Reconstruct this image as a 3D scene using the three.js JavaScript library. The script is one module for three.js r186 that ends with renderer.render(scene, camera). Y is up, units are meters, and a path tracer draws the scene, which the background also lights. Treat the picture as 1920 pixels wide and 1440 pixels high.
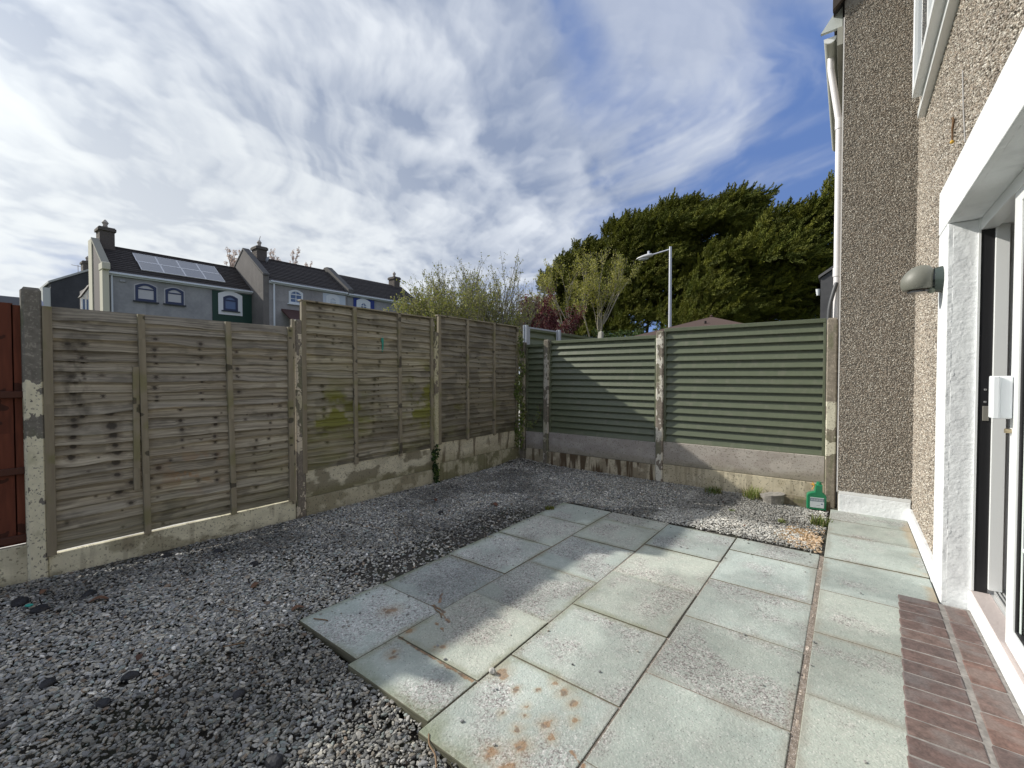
import * as THREE from 'three';
import { RoundedBoxGeometry } from 'three/addons/geometries/RoundedBoxGeometry.js';
import { mergeGeometries } from 'three/addons/utils/BufferGeometryUtils.js';

// ---------------------------------------------------------------- camera, sun, exposure
const scene = new THREE.Scene();
const camera = new THREE.PerspectiveCamera(82.1, 4 / 3, 0.05, 3000);
camera.position.set(0, 1.45, 0);
camera.rotation.order = 'YXZ';
camera.rotation.set(THREE.MathUtils.degToRad(-1.18), THREE.MathUtils.degToRad(37.4), 0);
scene.add(camera);
const renderer = new THREE.WebGLRenderer({ antialias: true });
renderer.setSize(1024, 768);
renderer.toneMapping = THREE.LinearToneMapping;
renderer.toneMappingExposure = 1.0;
renderer.shadowMap.enabled = true;
const SUN_DIR = new THREE.Vector3(-1, 0.655, 0.335).normalize();   // towards the sun
const sun = new THREE.DirectionalLight(new THREE.Color(1.0, 0.95, 0.86), 5.0);
sun.position.copy(SUN_DIR).multiplyScalar(60);
sun.castShadow = true;
sun.shadow.radius = 1.6;
sun.shadow.mapSize.set(4096, 4096);
Object.assign(sun.shadow.camera, { left: -40, right: 40, top: 40, bottom: -40, near: 1, far: 160 });
scene.add(sun); scene.add(sun.target);

// ---------------------------------------------------------------- random numbers and noise
let seed = 1;
function reseed(s) { seed = s >>> 0; }
function rnd() { seed = (seed + 0x6D2B79F5) | 0; let t = Math.imul(seed ^ (seed >>> 15), 1 | seed); t = (t + Math.imul(t ^ (t >>> 7), 61 | t)) ^ t; return ((t ^ (t >>> 14)) >>> 0) / 4294967296; }
const rr = (a, b) => a + (b - a) * rnd();
const pick = a => a[Math.floor(rnd() * a.length)];
const clamp = (x, a = 0, b = 1) => x < a ? a : x > b ? b : x;
const sstep = (a, b, x) => { const t = clamp((x - a) / (b - a)); return t * t * (3 - 2 * t); };
const mix = (a, b, t) => a + (b - a) * t;
const mix3 = (a, b, t) => [mix(a[0], b[0], t), mix(a[1], b[1], t), mix(a[2], b[2], t)];
const scl = (a, k) => [a[0] * k, a[1] * k, a[2] * k];
function h2(x, y) { let h = Math.imul(x, 374761393) + Math.imul(y, 668265263) | 0; h = Math.imul(h ^ (h >>> 13), 1274126177); h ^= h >>> 16; return (h >>> 0) / 4294967296; }
function vn(x, y) {
  const xi = Math.floor(x), yi = Math.floor(y); let fx = x - xi, fy = y - yi;
  fx = fx * fx * (3 - 2 * fx); fy = fy * fy * (3 - 2 * fy);
  const a = h2(xi, yi), b = h2(xi + 1, yi), c = h2(xi, yi + 1), d = h2(xi + 1, yi + 1);
  return a + (b - a) * fx + (c - a) * fy + (a - b - c + d) * fx * fy;
}
function fbm(x, y, o = 4) { let s = 0, a = 0.5, n = 0; for (let i = 0; i < o; i++) { s += a * vn(x, y); n += a; x = x * 2.03 + 17.1; y = y * 2.03 + 9.7; a *= 0.5; } return s / n; }
const enc = v => { v = clamp(v); return Math.round(255 * (v <= 0.0031308 ? v * 12.92 : 1.055 * Math.pow(v, 1 / 2.4) - 0.055)); };
// colour texture: fn(u, v, x, y) gives linear base colour; v = 0 is the lower edge
function colTex(w, h, fn, wrap = true) {
  const d = new Uint8Array(w * h * 4);
  for (let j = 0; j < h; j++) for (let i = 0; i < w; i++) {
    const c = fn((i + 0.5) / w, (j + 0.5) / h, i, j), k = (j * w + i) * 4;
    d[k] = enc(c[0]); d[k + 1] = enc(c[1]); d[k + 2] = enc(c[2]); d[k + 3] = 255;
  }
  return fin(new THREE.DataTexture(d, w, h), wrap, true);
}
function numTex(w, h, fn, wrap = true) {
  const d = new Uint8Array(w * h * 4);
  for (let j = 0; j < h; j++) for (let i = 0; i < w; i++) {
    const c = Math.round(255 * clamp(fn((i + 0.5) / w, (j + 0.5) / h, i, j))), k = (j * w + i) * 4;
    d[k] = d[k + 1] = d[k + 2] = c; d[k + 3] = 255;
  }
  return fin(new THREE.DataTexture(d, w, h), wrap, false);
}
function fin(t, wrap, srgb) {
  t.magFilter = THREE.LinearFilter; t.minFilter = THREE.LinearMipmapLinearFilter; t.generateMipmaps = true;
  t.wrapS = t.wrapT = wrap ? THREE.RepeatWrapping : THREE.ClampToEdgeWrapping;
  if (srgb) t.colorSpace = THREE.SRGBColorSpace;
  t.needsUpdate = true; return t;
}
function rep(t, x, y) { const c = t.clone(); c.repeat.set(x, y); c.needsUpdate = true; return c; }

// ---------------------------------------------------------------- objects
const used = {};
function numbered(n) { used[n] = (used[n] || 0) + 1; return used[n] === 1 ? n : n + '_' + String(used[n] - 1).padStart(3, '0'); }
function tag(o, label, category, group, kind) { if (label) o.userData.label = label; if (category) o.userData.category = category; if (group) o.userData.group = group; if (kind) o.userData.kind = kind; return o; }
function thing(name, label, category, [x, y, z] = [0, 0, 0], turn = 0, group) {
  const o = new THREE.Group(); o.name = numbered(name); scene.add(o); o.position.set(x, y, z); o.rotation.y = turn;
  return tag(o, label, category, group);
}
function part(name, geo, m, parent, kind) {
  const g = Array.isArray(geo) ? merge(geo) : geo;
  const o = new THREE.Mesh(g, m); o.name = parent === scene ? numbered(name) : name; o.castShadow = o.receiveShadow = true;
  if (kind) o.userData.kind = kind;
  parent.add(o); return o;
}
function merge(list) {
  const clean = list.map(g => { let q = g.index ? g.toNonIndexed() : g; for (const k of Object.keys(q.attributes)) if (!['position', 'normal', 'uv'].includes(k)) q.deleteAttribute(k); return q; });
  return mergeGeometries(clean, false);
}
function copies(name, geo, m, mats, cols, parent, kind = 'stuff') {
  const o = new THREE.InstancedMesh(geo, m, mats.length); o.name = parent === scene ? numbered(name) : name;
  for (let i = 0; i < mats.length; i++) { o.setMatrixAt(i, mats[i]); if (cols) o.setColorAt(i, cols[i]); }
  o.castShadow = o.receiveShadow = true; if (kind) o.userData.kind = kind;
  parent.add(o); return o;
}
const M4 = (p, q, s) => new THREE.Matrix4().compose(p, q, s);
const V = (x, y, z) => new THREE.Vector3(x, y, z);
const E = (x, y, z, o = 'XYZ') => new THREE.Quaternion().setFromEuler(new THREE.Euler(x, y, z, o));
const rgb = (r, g, b) => new THREE.Color().setRGB(r, g, b);
function mat(c, rough = 0.8, extra = {}) { const m = new THREE.MeshStandardMaterial({ color: Array.isArray(c) ? rgb(...c) : c, roughness: rough, ...extra }); return m; }
// uv in metres by the way each face points
function boxUV(g, k = 1, ou = 0, ov = 0) {
  if (g.index) g = g.toNonIndexed();
  const p = g.attributes.position, uv = new Float32Array(p.count * 2);
  const a = V(), b = V(), c = V();
  for (let i = 0; i < p.count; i += 3) {
    a.fromBufferAttribute(p, i); b.fromBufferAttribute(p, i + 1).sub(a); c.fromBufferAttribute(p, i + 2).sub(a); b.cross(c);
    const nx = Math.abs(b.x), ny = Math.abs(b.y), nz = Math.abs(b.z);
    for (let j = i; j < i + 3; j++) {
      const x = p.getX(j), y = p.getY(j), z = p.getZ(j);
      const [u, v] = nx >= ny && nx >= nz ? [z, y] : ny >= nz ? [x, z] : [x, y];
      uv[2 * j] = u * k + ou; uv[2 * j + 1] = v * k + ov;
    }
  }
  g.setAttribute('uv', new THREE.BufferAttribute(uv, 2)); return g;
}
function planUV(g, fn) {
  const p = g.attributes.position, uv = new Float32Array(p.count * 2);
  for (let i = 0; i < p.count; i++) { const r = fn(p.getX(i), p.getY(i), p.getZ(i)); uv[2 * i] = r[0]; uv[2 * i + 1] = r[1]; }
  g.setAttribute('uv', new THREE.BufferAttribute(uv, 2)); return g;
}
// box given by its limits
function bx(x0, x1, y0, y1, z0, z1, r = 0) {
  const w = x1 - x0, h = y1 - y0, d = z1 - z0;
  const g = r > 0 ? new RoundedBoxGeometry(w, h, d, 1, Math.min(r, w / 2.01, h / 2.01, d / 2.01)) : new THREE.BoxGeometry(w, h, d);
  g.translate((x0 + x1) / 2, (y0 + y1) / 2, (z0 + z1) / 2); return boxUV(g);
}
// prism: outline [[a, b], ...] in two axes, extruded along the third from t0 to t1
function prism(outline, t0, t1, axis) {
  const n = outline.length, pos = [];
  const P = (o, t) => axis === 'x' ? [t, o[1], o[0]] : axis === 'y' ? [o[0], t, o[1]] : [o[0], o[1], t];
  const shape = outline.map(o => new THREE.Vector2(o[0], o[1]));
  const tris = THREE.ShapeUtils.triangulateShape(shape, []);
  const flip = THREE.ShapeUtils.area(shape) < 0;
  const put = (...v) => { for (const q of v) pos.push(...q); };
  for (const [i, j, k] of tris) { put(P(outline[i], t1), P(outline[j], t1), P(outline[k], t1)); put(P(outline[i], t0), P(outline[k], t0), P(outline[j], t0)); }
  for (let i = 0; i < n; i++) { const a = outline[i], b = outline[(i + 1) % n]; put(P(a, t0), P(b, t0), P(b, t1)); put(P(a, t0), P(b, t1), P(a, t1)); }
  const odd = (axis === 'z') === flip;
  if (odd) for (let i = 0; i < pos.length; i += 9) for (let k = 0; k < 3; k++) { const t = pos[i + 3 + k]; pos[i + 3 + k] = pos[i + 6 + k]; pos[i + 6 + k] = t; }
  const g = new THREE.BufferGeometry(); g.setAttribute('position', new THREE.Float32BufferAttribute(pos, 3)); g.computeVertexNormals();
  return boxUV(g);
}
function bar(a, b, r0, r1 = r0, sides = 6) {   // tapered round bar between two points
  const d = b.clone().sub(a), l = d.length();
  const g = new THREE.CylinderGeometry(r1, r0, l, sides, 1, false); g.translate(0, l / 2, 0);
  g.applyQuaternion(new THREE.Quaternion().setFromUnitVectors(V(0, 1, 0), d.normalize())); g.translate(a.x, a.y, a.z); return g;
}
function tube(pts, r, seg = 24, sides = 6) { return new THREE.TubeGeometry(new THREE.CatmullRomCurve3(pts), seg, r, sides, false); }

// ---------------------------------------------------------------- sky: broken spring cloud over blue, drawn in streaks on a cloud deck
{
  const W = 4096, H = 2048, d = new Float32Array(W * H * 4);
  const sx = -0.66, sz = -0.75;                      // the way the wind draws the cloud
  for (let j = 0; j < H; j++) {
    const el = ((j + 0.5) / H - 0.5) * Math.PI, y = Math.sin(el), cy = Math.cos(el);
    for (let i = 0; i < W; i++) {
      const a = ((i + 0.5) / W - 0.5) * 2 * Math.PI, x = Math.cos(a) * cy, z = Math.sin(a) * cy;   // equirectangular: u = atan2(z, x)
      const k = (j * W + i) * 4; d[k + 3] = 1;
      if (y < -0.03) { d[k] = 0.16; d[k + 1] = 0.17; d[k + 2] = 0.16; continue; }
      const yy = Math.max(y, 0) + 0.14, X = x / yy, Z = z / yy;
      let s = X * sx + Z * sz, t = X * -sz + Z * sx;
      const w1 = fbm(s * 0.7 + 3, t * 0.7 + 8, 3) - 0.5, w2 = fbm(s * 0.7 + 31, t * 0.7 + 15, 3) - 0.5;
      s += w1 * 1.5; t += w2 * 0.9;
      const big = fbm(s * 0.42 + 5.2, t * 0.85 + 2.7, 4);
      const mid = fbm(s * 1.5 + 11, t * 2.4 + 4, 5);
      const p1 = fbm(X * 2.6 + 40 + w1 * 3, Z * 2.6 + 13 + w2 * 3, 6), p2 = fbm(s * 5 + 3 + p1 * 2.5, t * 7.5 + 60 - p1 * 2.5, 5), puff = 0.62 * p1 + 0.38 * p2;
      const fine = fbm(s * 6.5 + 7 + p1 * 3, t * 11 + 21 - p1 * 3, 5);
      const cs = x * SUN_DIR.x + y * SUN_DIR.y + z * SUN_DIR.z, ang = Math.acos(clamp(cs, -1, 1));
      const glow = Math.exp(-Math.pow(ang / 0.66, 2));
      const az = Math.atan2(-x, -z);                 // 0 along the fence, growing to the left
      // clear air: away from the sun, low down ahead, and one rift overhead
      const open = clamp(1.25 * sstep(0.62, 0.0, Math.abs(az + 0.02) * 0.75) * sstep(0.74, 0.30, el))
        + 0.62 * Math.exp(-Math.pow((az - 0.50 - (el - 0.6) * 0.5 - 0.22 * w1) / 0.10, 2)) * sstep(0.40, 0.66, el);
      const c0 = 0.55 * big + 0.45 * mid + 0.22 * (fine - 0.5);
      let c = sstep(0.36, 0.66, c0 + 0.20 - 0.40 * open + 0.20 * glow);
      const wisp = sstep(0.50, 0.78, fbm(s * 1.7 + 2, t * 7 + 9, 5));
      c = clamp(c + (1 - c) * wisp * 0.30);
      const horizon = Math.pow(1 - clamp(y), 5);
      let blue = mix3([0.13, 0.23, 0.52], [0.25, 0.39, 0.70], horizon * 0.7);
      blue = mix3(blue, [0.50, 0.58, 0.72], glow * 0.5);
      // lit crests against grey blue bellies
      const left = sstep(0.25, 0.95, az), fib = fbm(s * 15 + 3 + p1 * 5, t * 34 + 9 - p1 * 5, 4) - 0.5, lit = clamp(0.47 + (1.7 + 1.0 * left) * (puff - 0.5) + (0.32 + 0.55 * left) * (fine - 0.5) + (0.35 + 0.35 * left) * (mid - 0.5) + (0.10 + 0.22 * left) * fib);
      let cl = mix3([0.235, 0.305, 0.465], [0.80, 0.85, 0.93], lit);
      const veil = sstep(0.9, 0.2, az);              // thin smooth layer on the right
      cl = mix3(cl, [0.43, 0.50, 0.68], 0.6 * veil * sstep(0.3, 0.7, el));
      cl = mix3(cl, [0.90, 0.94, 0.95], clamp((glow * 0.5 + 0.68 * sstep(0.5, 1.25, az) * sstep(0.66, 0.2, el)) * (0.72 + 0.5 * lit)));
      cl = mix3(cl, [0.72, 0.77, 0.85], horizon * 0.5);
      let o = mix3(blue, cl, c);
      o = scl(o, 0.98 + 0.5 * Math.exp(-Math.pow(ang / 0.36, 2)));
      d[k] = o[0]; d[k + 1] = o[1]; d[k + 2] = o[2];
    }
  }
  const t = new THREE.DataTexture(d, W, H, THREE.RGBAFormat, THREE.FloatType);
  t.mapping = THREE.EquirectangularReflectionMapping; t.magFilter = THREE.LinearFilter; t.minFilter = THREE.LinearFilter; t.wrapS = THREE.RepeatWrapping; t.needsUpdate = true;
  scene.background = t; scene.environment = t;
}

// ---------------------------------------------------------------- ground
const gy = (x, z) => -0.06 + 0.032 * sstep(-3.6, -2.65, x) * sstep(-5.4, -4.2, z) + 0.032 * sstep(-5.0, -4.4, z) * sstep(-2.6, -2.5, x) * sstep(-4.2, -4.4, z) + 0.055 * sstep(-2.2, 0.2, z) * sstep(-2.6, -4.2, x) + 0.05 * Math.exp(-((x + 4.5) ** 2 + (z + 6.1) ** 2) / 0.25) + 0.014 * (fbm(x * 1.3 + 4, z * 1.3 + 2, 2) - 0.5);
{
  const soilT = colTex(512, 512, (u, v) => {
    const n = fbm(u * 40, v * 40, 4), m = fbm(u * 9 + 5, v * 9, 3);
    return mix3(mix3([0.028, 0.025, 0.022], [0.085, 0.078, 0.066], n), [0.035, 0.042, 0.018], 0.5 * sstep(0.5, 0.7, m));
  });
  const soil = mat([1, 1, 1], 0.95, { map: soilT, bumpMap: soilT, bumpScale: 0.01 });
  const g = new THREE.PlaneGeometry(4.9, 8.2, 60, 90); g.rotateX(-Math.PI / 2); g.translate(-2.35, 0, -2.3);
  const p = g.attributes.position; for (let i = 0; i < p.count; i++) p.setY(i, gy(p.getX(i), p.getZ(i)) - 0.008 - (p.getX(i) > -2.55 && p.getZ(i) > -4.3 ? 0.06 : 0));
  g.computeVertexNormals(); planUV(g, (x, y, z) => [x / 1.2, z / 1.2]);
  part('soil', g, soil, scene).userData.kind = 'structure';

  const landT = colTex(256, 256, (u, v) => { const n = fbm(u * 30, v * 30, 4); return mix3([0.045, 0.065, 0.022], [0.10, 0.115, 0.05], n); });
  const land = new THREE.PlaneGeometry(4000, 4000, 1, 1); land.rotateX(-Math.PI / 2); land.translate(0, -0.16, 0); planUV(land, (x, y, z) => [x / 6, z / 6]);
  part('ground', land, mat([1, 1, 1], 0.95, { map: landT }), scene).userData.kind = 'structure';
  // pale concrete yard beyond the wooden fence
  const yard = bx(-12, -4.72, -0.15, 0.06, -14, 4); part('neighbouring_yard', yard, mat([0.5, 0.49, 0.46], 0.9), scene).userData.kind = 'structure';
}
// ---------------------------------------------------------------- gravel
function inGravel(x, z) {
  if (x < -4.57 || z < -6.19) return false;
  if (x < -2.58) return z < 1.2;
  if (z < -4.345) return x < -0.165;
  if (z > -1.165 && x < -0.775) return z < 0.6;
  if (x < -1.4 && z > -1.28 + (x + 2.55) * 0.06) return true;
  return false;
}
// rust-coloured sandy corner by the path
const sandy = (x, z) => Math.exp(-((x + 0.17) ** 2 / 0.035 + (z + 4.7) ** 2 / 0.16));
{
  reseed(77);
  const shapes = [0, 1, 2].map(n => { const g = new THREE.IcosahedronGeometry(1, 1), p = g.attributes.position, f = [1.3, 1.9, 2.5][n]; for (let i = 0; i < p.count; i++) { const x = p.getX(i), y = p.getY(i), z = p.getZ(i), k = 1 + [0.5, 0.75, 0.95][n] * (fbm(x * f + 5 + n * 9, y * f + z * f * 1.3 + 3, 2) - 0.5); p.setXYZ(i, x * k, Math.min(0.75, y * k), z * k); } g.computeVertexNormals(); return g; });
  const tones = [[0.20, 0.198, 0.188], [0.27, 0.265, 0.25], [0.165, 0.17, 0.172], [0.33, 0.32, 0.285], [0.22, 0.225, 0.235], [0.36, 0.35, 0.33], [0.13, 0.135, 0.135], [0.24, 0.215, 0.18], [0.50, 0.49, 0.47], [0.17, 0.13, 0.10], [0.05, 0.05, 0.055], [0.21, 0.24, 0.235]];
  const wts = [14, 14, 10, 9, 10, 7, 9, 6, 4, 2, 3, 4], tot = wts.reduce((a, b) => a + b);
  const tone = () => { let r = rnd() * tot; for (let i = 0; i < wts.length; i++) { r -= wts[i]; if (r < 0) return tones[i]; } return tones[0]; };
  const N = 270000, kinds = [[], [], []], tints = [[], [], []];
  for (let k = 0; k < N; k++) {
    const x = rr(-4.58, -0.15), z = rr(-6.2, 0.75);
    if (!inGravel(x, z)) continue;
    if (z > -x * 0.09 + 0.1) continue;                               // behind the lens
    const far = Math.hypot(x, z);
    if (far > 3.2 && rnd() < 0.10) continue;
    // thin, dark, mossy ground beside the slabs and in the far corner
    const strip = sstep(0.62, 0.05, Math.abs(x + 2.72)) * sstep(-4.15, -3.6, z) * sstep(-1.6, -2.1, z);
    const corner = Math.exp(-((x + 4.3) ** 2 / 0.5 + (z + 6.0) ** 2 / 0.10)) + 0.5 * Math.exp(-((x + 3.0) ** 2 / 1.2 + (z + 6.1) ** 2 / 0.02)) + 0.6 * sstep(-4.42, -4.56, x);
    const bare = clamp(1.15 * strip + 0.9 * corner + 0.9 * sstep(0.55, 0.75, fbm(x * 2.2, z * 2.2, 3)) * 0.5);
    if (rnd() < bare * 0.80) continue;
    if (rnd() < 0.55 * sandy(x, z)) continue;
    let s = 0.0041 + 0.0072 * Math.pow(rnd(), 1.8) * (rnd() < 0.05 ? 1.6 : 1) * (far > 4 ? 0.92 : 1);
    if (x > -2.58) s *= 0.9;
    const q = E(rr(-0.35, 0.35), rr(0, 6.3), rr(-0.35, 0.35));
    const deep = rnd();
    const kind = Math.floor(rnd() * 3);
    kinds[kind].push(M4(V(x, gy(x, z) + s * 0.3 + 0.012 * deep, z), q, V(s * rr(0.95, 1.75), s * rr(0.40, 0.80), s * rr(0.65, 1.1))));
    let c = tone(); const w = rr(0.66, 1.34);
    if (x > -1.6 && z < -4.3) c = mix3(c, [0.42, 0.415, 0.40], 0.45);
    if (rnd() < sandy(x, z)) c = mix3(c, [0.40, 0.24, 0.10], 0.55);
    const dirt = 0.70 + 0.62 * sstep(0.32, 0.62, fbm(x * 1.7 + 3, z * 1.7 + 6, 4));
    tints[kind].push(rgb(c[0] * w * 1.2 * dirt, c[1] * w * 1.19 * dirt, c[2] * w * 1.15 * dirt));
  }
  // strays kicked onto the slabs
  for (let k = 0; k < 260; k++) {
    const e = rnd(); let x, z; if (e < 0.45) { x = -2.55 + 0.5 * Math.pow(rnd(), 2.2); z = rr(-4.3, -1.3); } else if (e < 0.75) { x = rr(-2.5, -0.2); z = -4.3 + 0.4 * Math.pow(rnd(), 2.2); } else { x = rr(-2.5, 0.3); z = rr(-4.2, -1.2); }
    if (z > -1.3 && x < -1.4) continue;
    const s = rr(0.003, 0.007), c = tone(), kind = k % 3; kinds[kind].push(M4(V(x, 0.004 + s * 0.3, z), E(0, rr(0, 6.3), 0), V(s * 1.3, s * 0.6, s))); tints[kind].push(rgb(c[0] * 1.2, c[1] * 1.2, c[2] * 1.2));
  }
  const o = new THREE.Group(); o.name = 'gravel'; o.userData.kind = 'stuff'; scene.add(o);
  const gm = mat([1, 1, 1], 0.75);
  for (let i = 0; i < 3; i++) copies('pebbles', shapes[i], gm, kinds[i], tints[i], o);
  tag(o, 'loose grey and white pebble gravel filling the yard around the slabs', 'gravel');
  // rusty sand
  const sg = new THREE.CircleGeometry(1, 40); sg.rotateX(-Math.PI / 2); sg.scale(0.17, 1, 0.36);
  const sp = sg.attributes.position; for (let i = 0; i < sp.count; i++) { const x = sp.getX(i) - 0.36, z = sp.getZ(i) - 4.78; const k = 1 + 0.3 * (vn(x * 9, z * 9) - 0.5); sp.setXYZ(i, Math.min(-0.165, -0.36 + sp.getX(i) * k), gy(x, z) + 0.007, Math.max(-5.4, Math.min(-4.35, -4.78 + sp.getZ(i) * k))); }
  sg.computeVertexNormals();
  const sandT = colTex(128, 128, (u, v) => mix3([0.22, 0.12, 0.045], [0.36, 0.26, 0.14], fbm(u * 20, v * 20, 4)));
  planUV(sg, (x, y, z) => [x * 2, z * 2]);
  tag(part('rusty_sand', sg, mat([1, 1, 1], 0.95, { map: sandT, bumpMap: sandT, bumpScale: 0.006 }), scene), 'rust coloured sand showing through the gravel beside the path', 'sand', null, 'stuff');
}
// ---------------------------------------------------------------- paved patio
const SLABS = [];
{
  const col = (x0, x1, zs) => { for (let i = 0; i + 1 < zs.length; i++) SLABS.push([x0, x1, zs[i], zs[i + 1]]); };
  col(-2.565, -1.979, [-4.32, -3.79, -3.14, -2.50, -1.87, -1.28]);
  col(-1.974, -1.380, [-4.34, -4.06, -3.47, -2.79, -2.16, -1.535, -1.225]);
  col(-1.374, -0.780, [-4.30, -3.67, -3.03, -2.43, -1.79, -1.165]);
  col(-0.773, -0.170, [-4.315, -3.99, -3.34, -2.73, -2.09, -1.46, -0.84, -0.2, 0.4]);
  col(-0.142, 0.474, [-5.84, -5.44, -4.94, -4.28, -3.625, -3.0, -2.39, -1.78, -1.16, -0.54, 0.1]);
  const X0 = -2.6, X1 = 0.6, Z0 = -5.9, Z1 = 0.5;
  const smudge = [[-1.06, -1.42, 0.018], [-1.0, -1.36, 0.03], [-0.98, -1.52, 0.022], [-0.93, -1.47, 0.016], [-1.1, -1.55, 0.014], [-1.08, -1.5, 0.012], [-0.9, -1.6, 0.016], [-0.95, -1.68, 0.02], [-1.02, -1.72, 0.022], [-1.08, -1.75, 0.02], [-0.98, -1.25, 0.035], [-1.07, -1.27, 0.028], [-1.16, -1.45, 0.012], [-1.2, -1.6, 0.014], [-1.12, -1.66, 0.01], [-2.22, -1.68, 0.035], [-2.26, -1.66, 0.02], [-1.96, -1.6, 0.018], [-1.7, -1.62, 0.016], [-1.73, -1.59, 0.012], [-1.87, -1.42, 0.018], [-1.84, -1.4, 0.015], [-1.33, -1.66, 0.03], [-1.3, -1.64, 0.02]];
  const streak = [[-0.83, -1.46, -0.70, -1.40, 0.012], [-0.80, -1.37, -0.64, -1.30, 0.012], [-1.94, -1.86, -2.06, -1.88, 0.010], [-1.84, -1.80, -1.94, -1.84, 0.01], [-2.06, -1.93, -2.13, -2.02, 0.012], [-1.92, -1.76, -1.80, -1.72, 0.009], [-1.95, -1.53, -1.4, -1.52, 0.012], [-0.36, -1.58, -0.32, -1.56, 0.008]];
  const pT = colTex(1536, 2048, (u, v) => {
    const x = X0 + u * (X1 - X0), z = Z0 + v * (Z1 - Z0);
    if (v > 0.95 && u < 0.38) return scl(mix3([0.075, 0.078, 0.045], [0.19, 0.18, 0.13], fbm(x * 40, z * 60, 4)), 1);   // the rough mossy sides of the slabs
    let s = -1; for (let i = 0; i < SLABS.length; i++) { const q = SLABS[i]; if (x > q[0] - 0.01 && x < q[1] + 0.01 && z > q[2] - 0.008 && z < q[3] + 0.008) { s = i; break; } }
    const q = s < 0 ? [x - 1, x + 1, z - 1, z + 1] : SLABS[s];
    const r1 = h2(s, 7), r2 = h2(s, 19), r3 = h2(s, 31);
    const edge = Math.min(x - q[0], q[1] - x, z - q[2], q[3] - z);
    const patch = fbm(x * 4.2 + r1 * 50, z * 4.2 + r2 * 50, 4);
    // worn skin lets the stone grit show
    const right = x > -0.8 ? (x > -0.16 ? 1 : 0.5) : 0;
    const worn = clamp(sstep(0.30, 0.62, patch + 0.30 * r3 - 0.17 - 0.15 * right + 0.1 * sstep(0, 0.2, edge) - 0.05));
    const sp = h2(Math.floor(x / 0.0042), Math.floor(z / 0.0042)), sp2 = vn(x * 95 + 3, z * 95), sp3 = vn(x * 210, z * 210 + 40);
    const tone = 0.86 + 0.34 * r2;
    let c = mix3([0.345, 0.388, 0.348], [0.425, 0.455, 0.405], fbm(x * 14, z * 14 + 9, 3));
    c = scl(c, 0.92 + 0.16 * fbm(x * 60, z * 60, 2));
    let grit = mix3([0.17, 0.155, 0.145], [0.64, 0.625, 0.59], sstep(0.28, 0.80, 0.30 * sp2 + 0.32 * sp3 + 0.38 * sp));
    c = mix3(c, grit, clamp(worn * 1.1 * (0.30 + 0.70 * sstep(0.40, 0.62, vn(x * 130 + 7, z * 130)))) + 0.34 * sstep(0.60, 0.78, sp3) * (1 - worn));
    if (sp > 0.985) c = mix3(c, [0.1, 0.095, 0.09], 0.6);
    if (sp3 > 0.86 && sp > 0.4) c = mix3(c, [0.62, 0.62, 0.58], 0.6);
    c = scl(c, tone); c = [c[0] * (0.96 + 0.06 * r1), c[1], c[2] * (1.05 - 0.08 * r1)];
    const damp = sstep(0.42, 0.66, fbm(x * 2.3 + 14, z * 2.3 + 3, 4)); c = scl(c, 1.06 - 0.24 * damp);
    // grime and moss along the joints
    const e = sstep(0.055, 0.0, edge + 0.05 * (fbm(x * 18, z * 18 + 3, 3) - 0.5));
    c = mix3(c, x > -0.9 ? [0.25, 0.22, 0.175] : [0.20, 0.20, 0.11], e * 0.5 * (0.25 + 0.75 * sstep(0.4, 0.65, fbm(x * 3 + 9, z * 3, 2))));
    const ml = sstep(0.16, 0.0, x + 2.57 + 0.1 * fbm(x * 10, z * 10, 2)) + sstep(0.17, 0.0, (-1.22 - z) + 0.12 * fbm(x * 12 + 4, z * 12, 3)) * sstep(-1.0, -1.3, x) * (z < -1.1 ? 1 : 0);
    c = mix3(c, [0.125, 0.145, 0.06], clamp(ml) * 0.62);
    // rust
    let ru = 0, halo = 0;
    const wob = 0.034 * (fbm(x * 34, z * 34, 4) - 0.5);
    for (const [a, b, r] of smudge) { const dd = Math.hypot(x - a, (z - b) * 0.8) + wob; halo = Math.max(halo, sstep(r * 3.2, 0, dd)); if (dd < r * 1.5) ru = Math.max(ru, sstep(r * 1.0, r * 0.35, dd) * (0.65 + 0.35 * sstep(0.2 * r, 0.8 * r, dd))); }
    for (const [a, b, a2, b2, w] of streak) { const ex = a2 - a, ez = b2 - b, t = clamp(((x - a) * ex + (z - b) * ez) / (ex * ex + ez * ez)); const dd = Math.hypot(x - a - t * ex, z - b - t * ez) + wob * 0.9; ru = Math.max(ru, 0.85 * sstep(w, w * 0.3, dd)); }
    c = mix3(c, [0.36, 0.25, 0.13], halo * 0.4); c = mix3(c, mix3([0.25, 0.12, 0.04], [0.10, 0.042, 0.018], sstep(0.45, 0.7, fbm(x * 50 + 9, z * 50, 2))), ru * 0.85);
    // orange grime where the path meets the wall and the sand
    c = mix3(c, [0.34, 0.22, 0.10], 0.5 * sstep(0.07, 0, 0.46 - x + 0.08 * (fbm(x * 8, z * 8, 3) - 0.5)) * sstep(-5.9, -5.5, z) * sstep(0.35, 0.6, fbm(x * 6, z * 6 + 2, 3)));
    const crk = Math.abs(z + 5.0 + 0.02 * x + 0.03 * fbm(x * 12, 3, 3) - 0.05); 
    if (x > -0.14 && crk < 0.004) c = scl(c, 0.55);
    return c;
  }, false);
  const pB = numTex(512, 512, (u, v) => 0.55 * fbm(u * 120, v * 120, 3) + 0.45 * fbm(u * 24 + 3, v * 24, 3));
  const pm = mat([1, 1, 1], 0.82, { map: pT, bumpMap: rep(pB, 4, 8), bumpScale: 0.0035 });
  const patio = tag(new THREE.Group(), null, null, null, 'structure'); patio.name = 'patio'; scene.add(patio);
  reseed(5);
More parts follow.
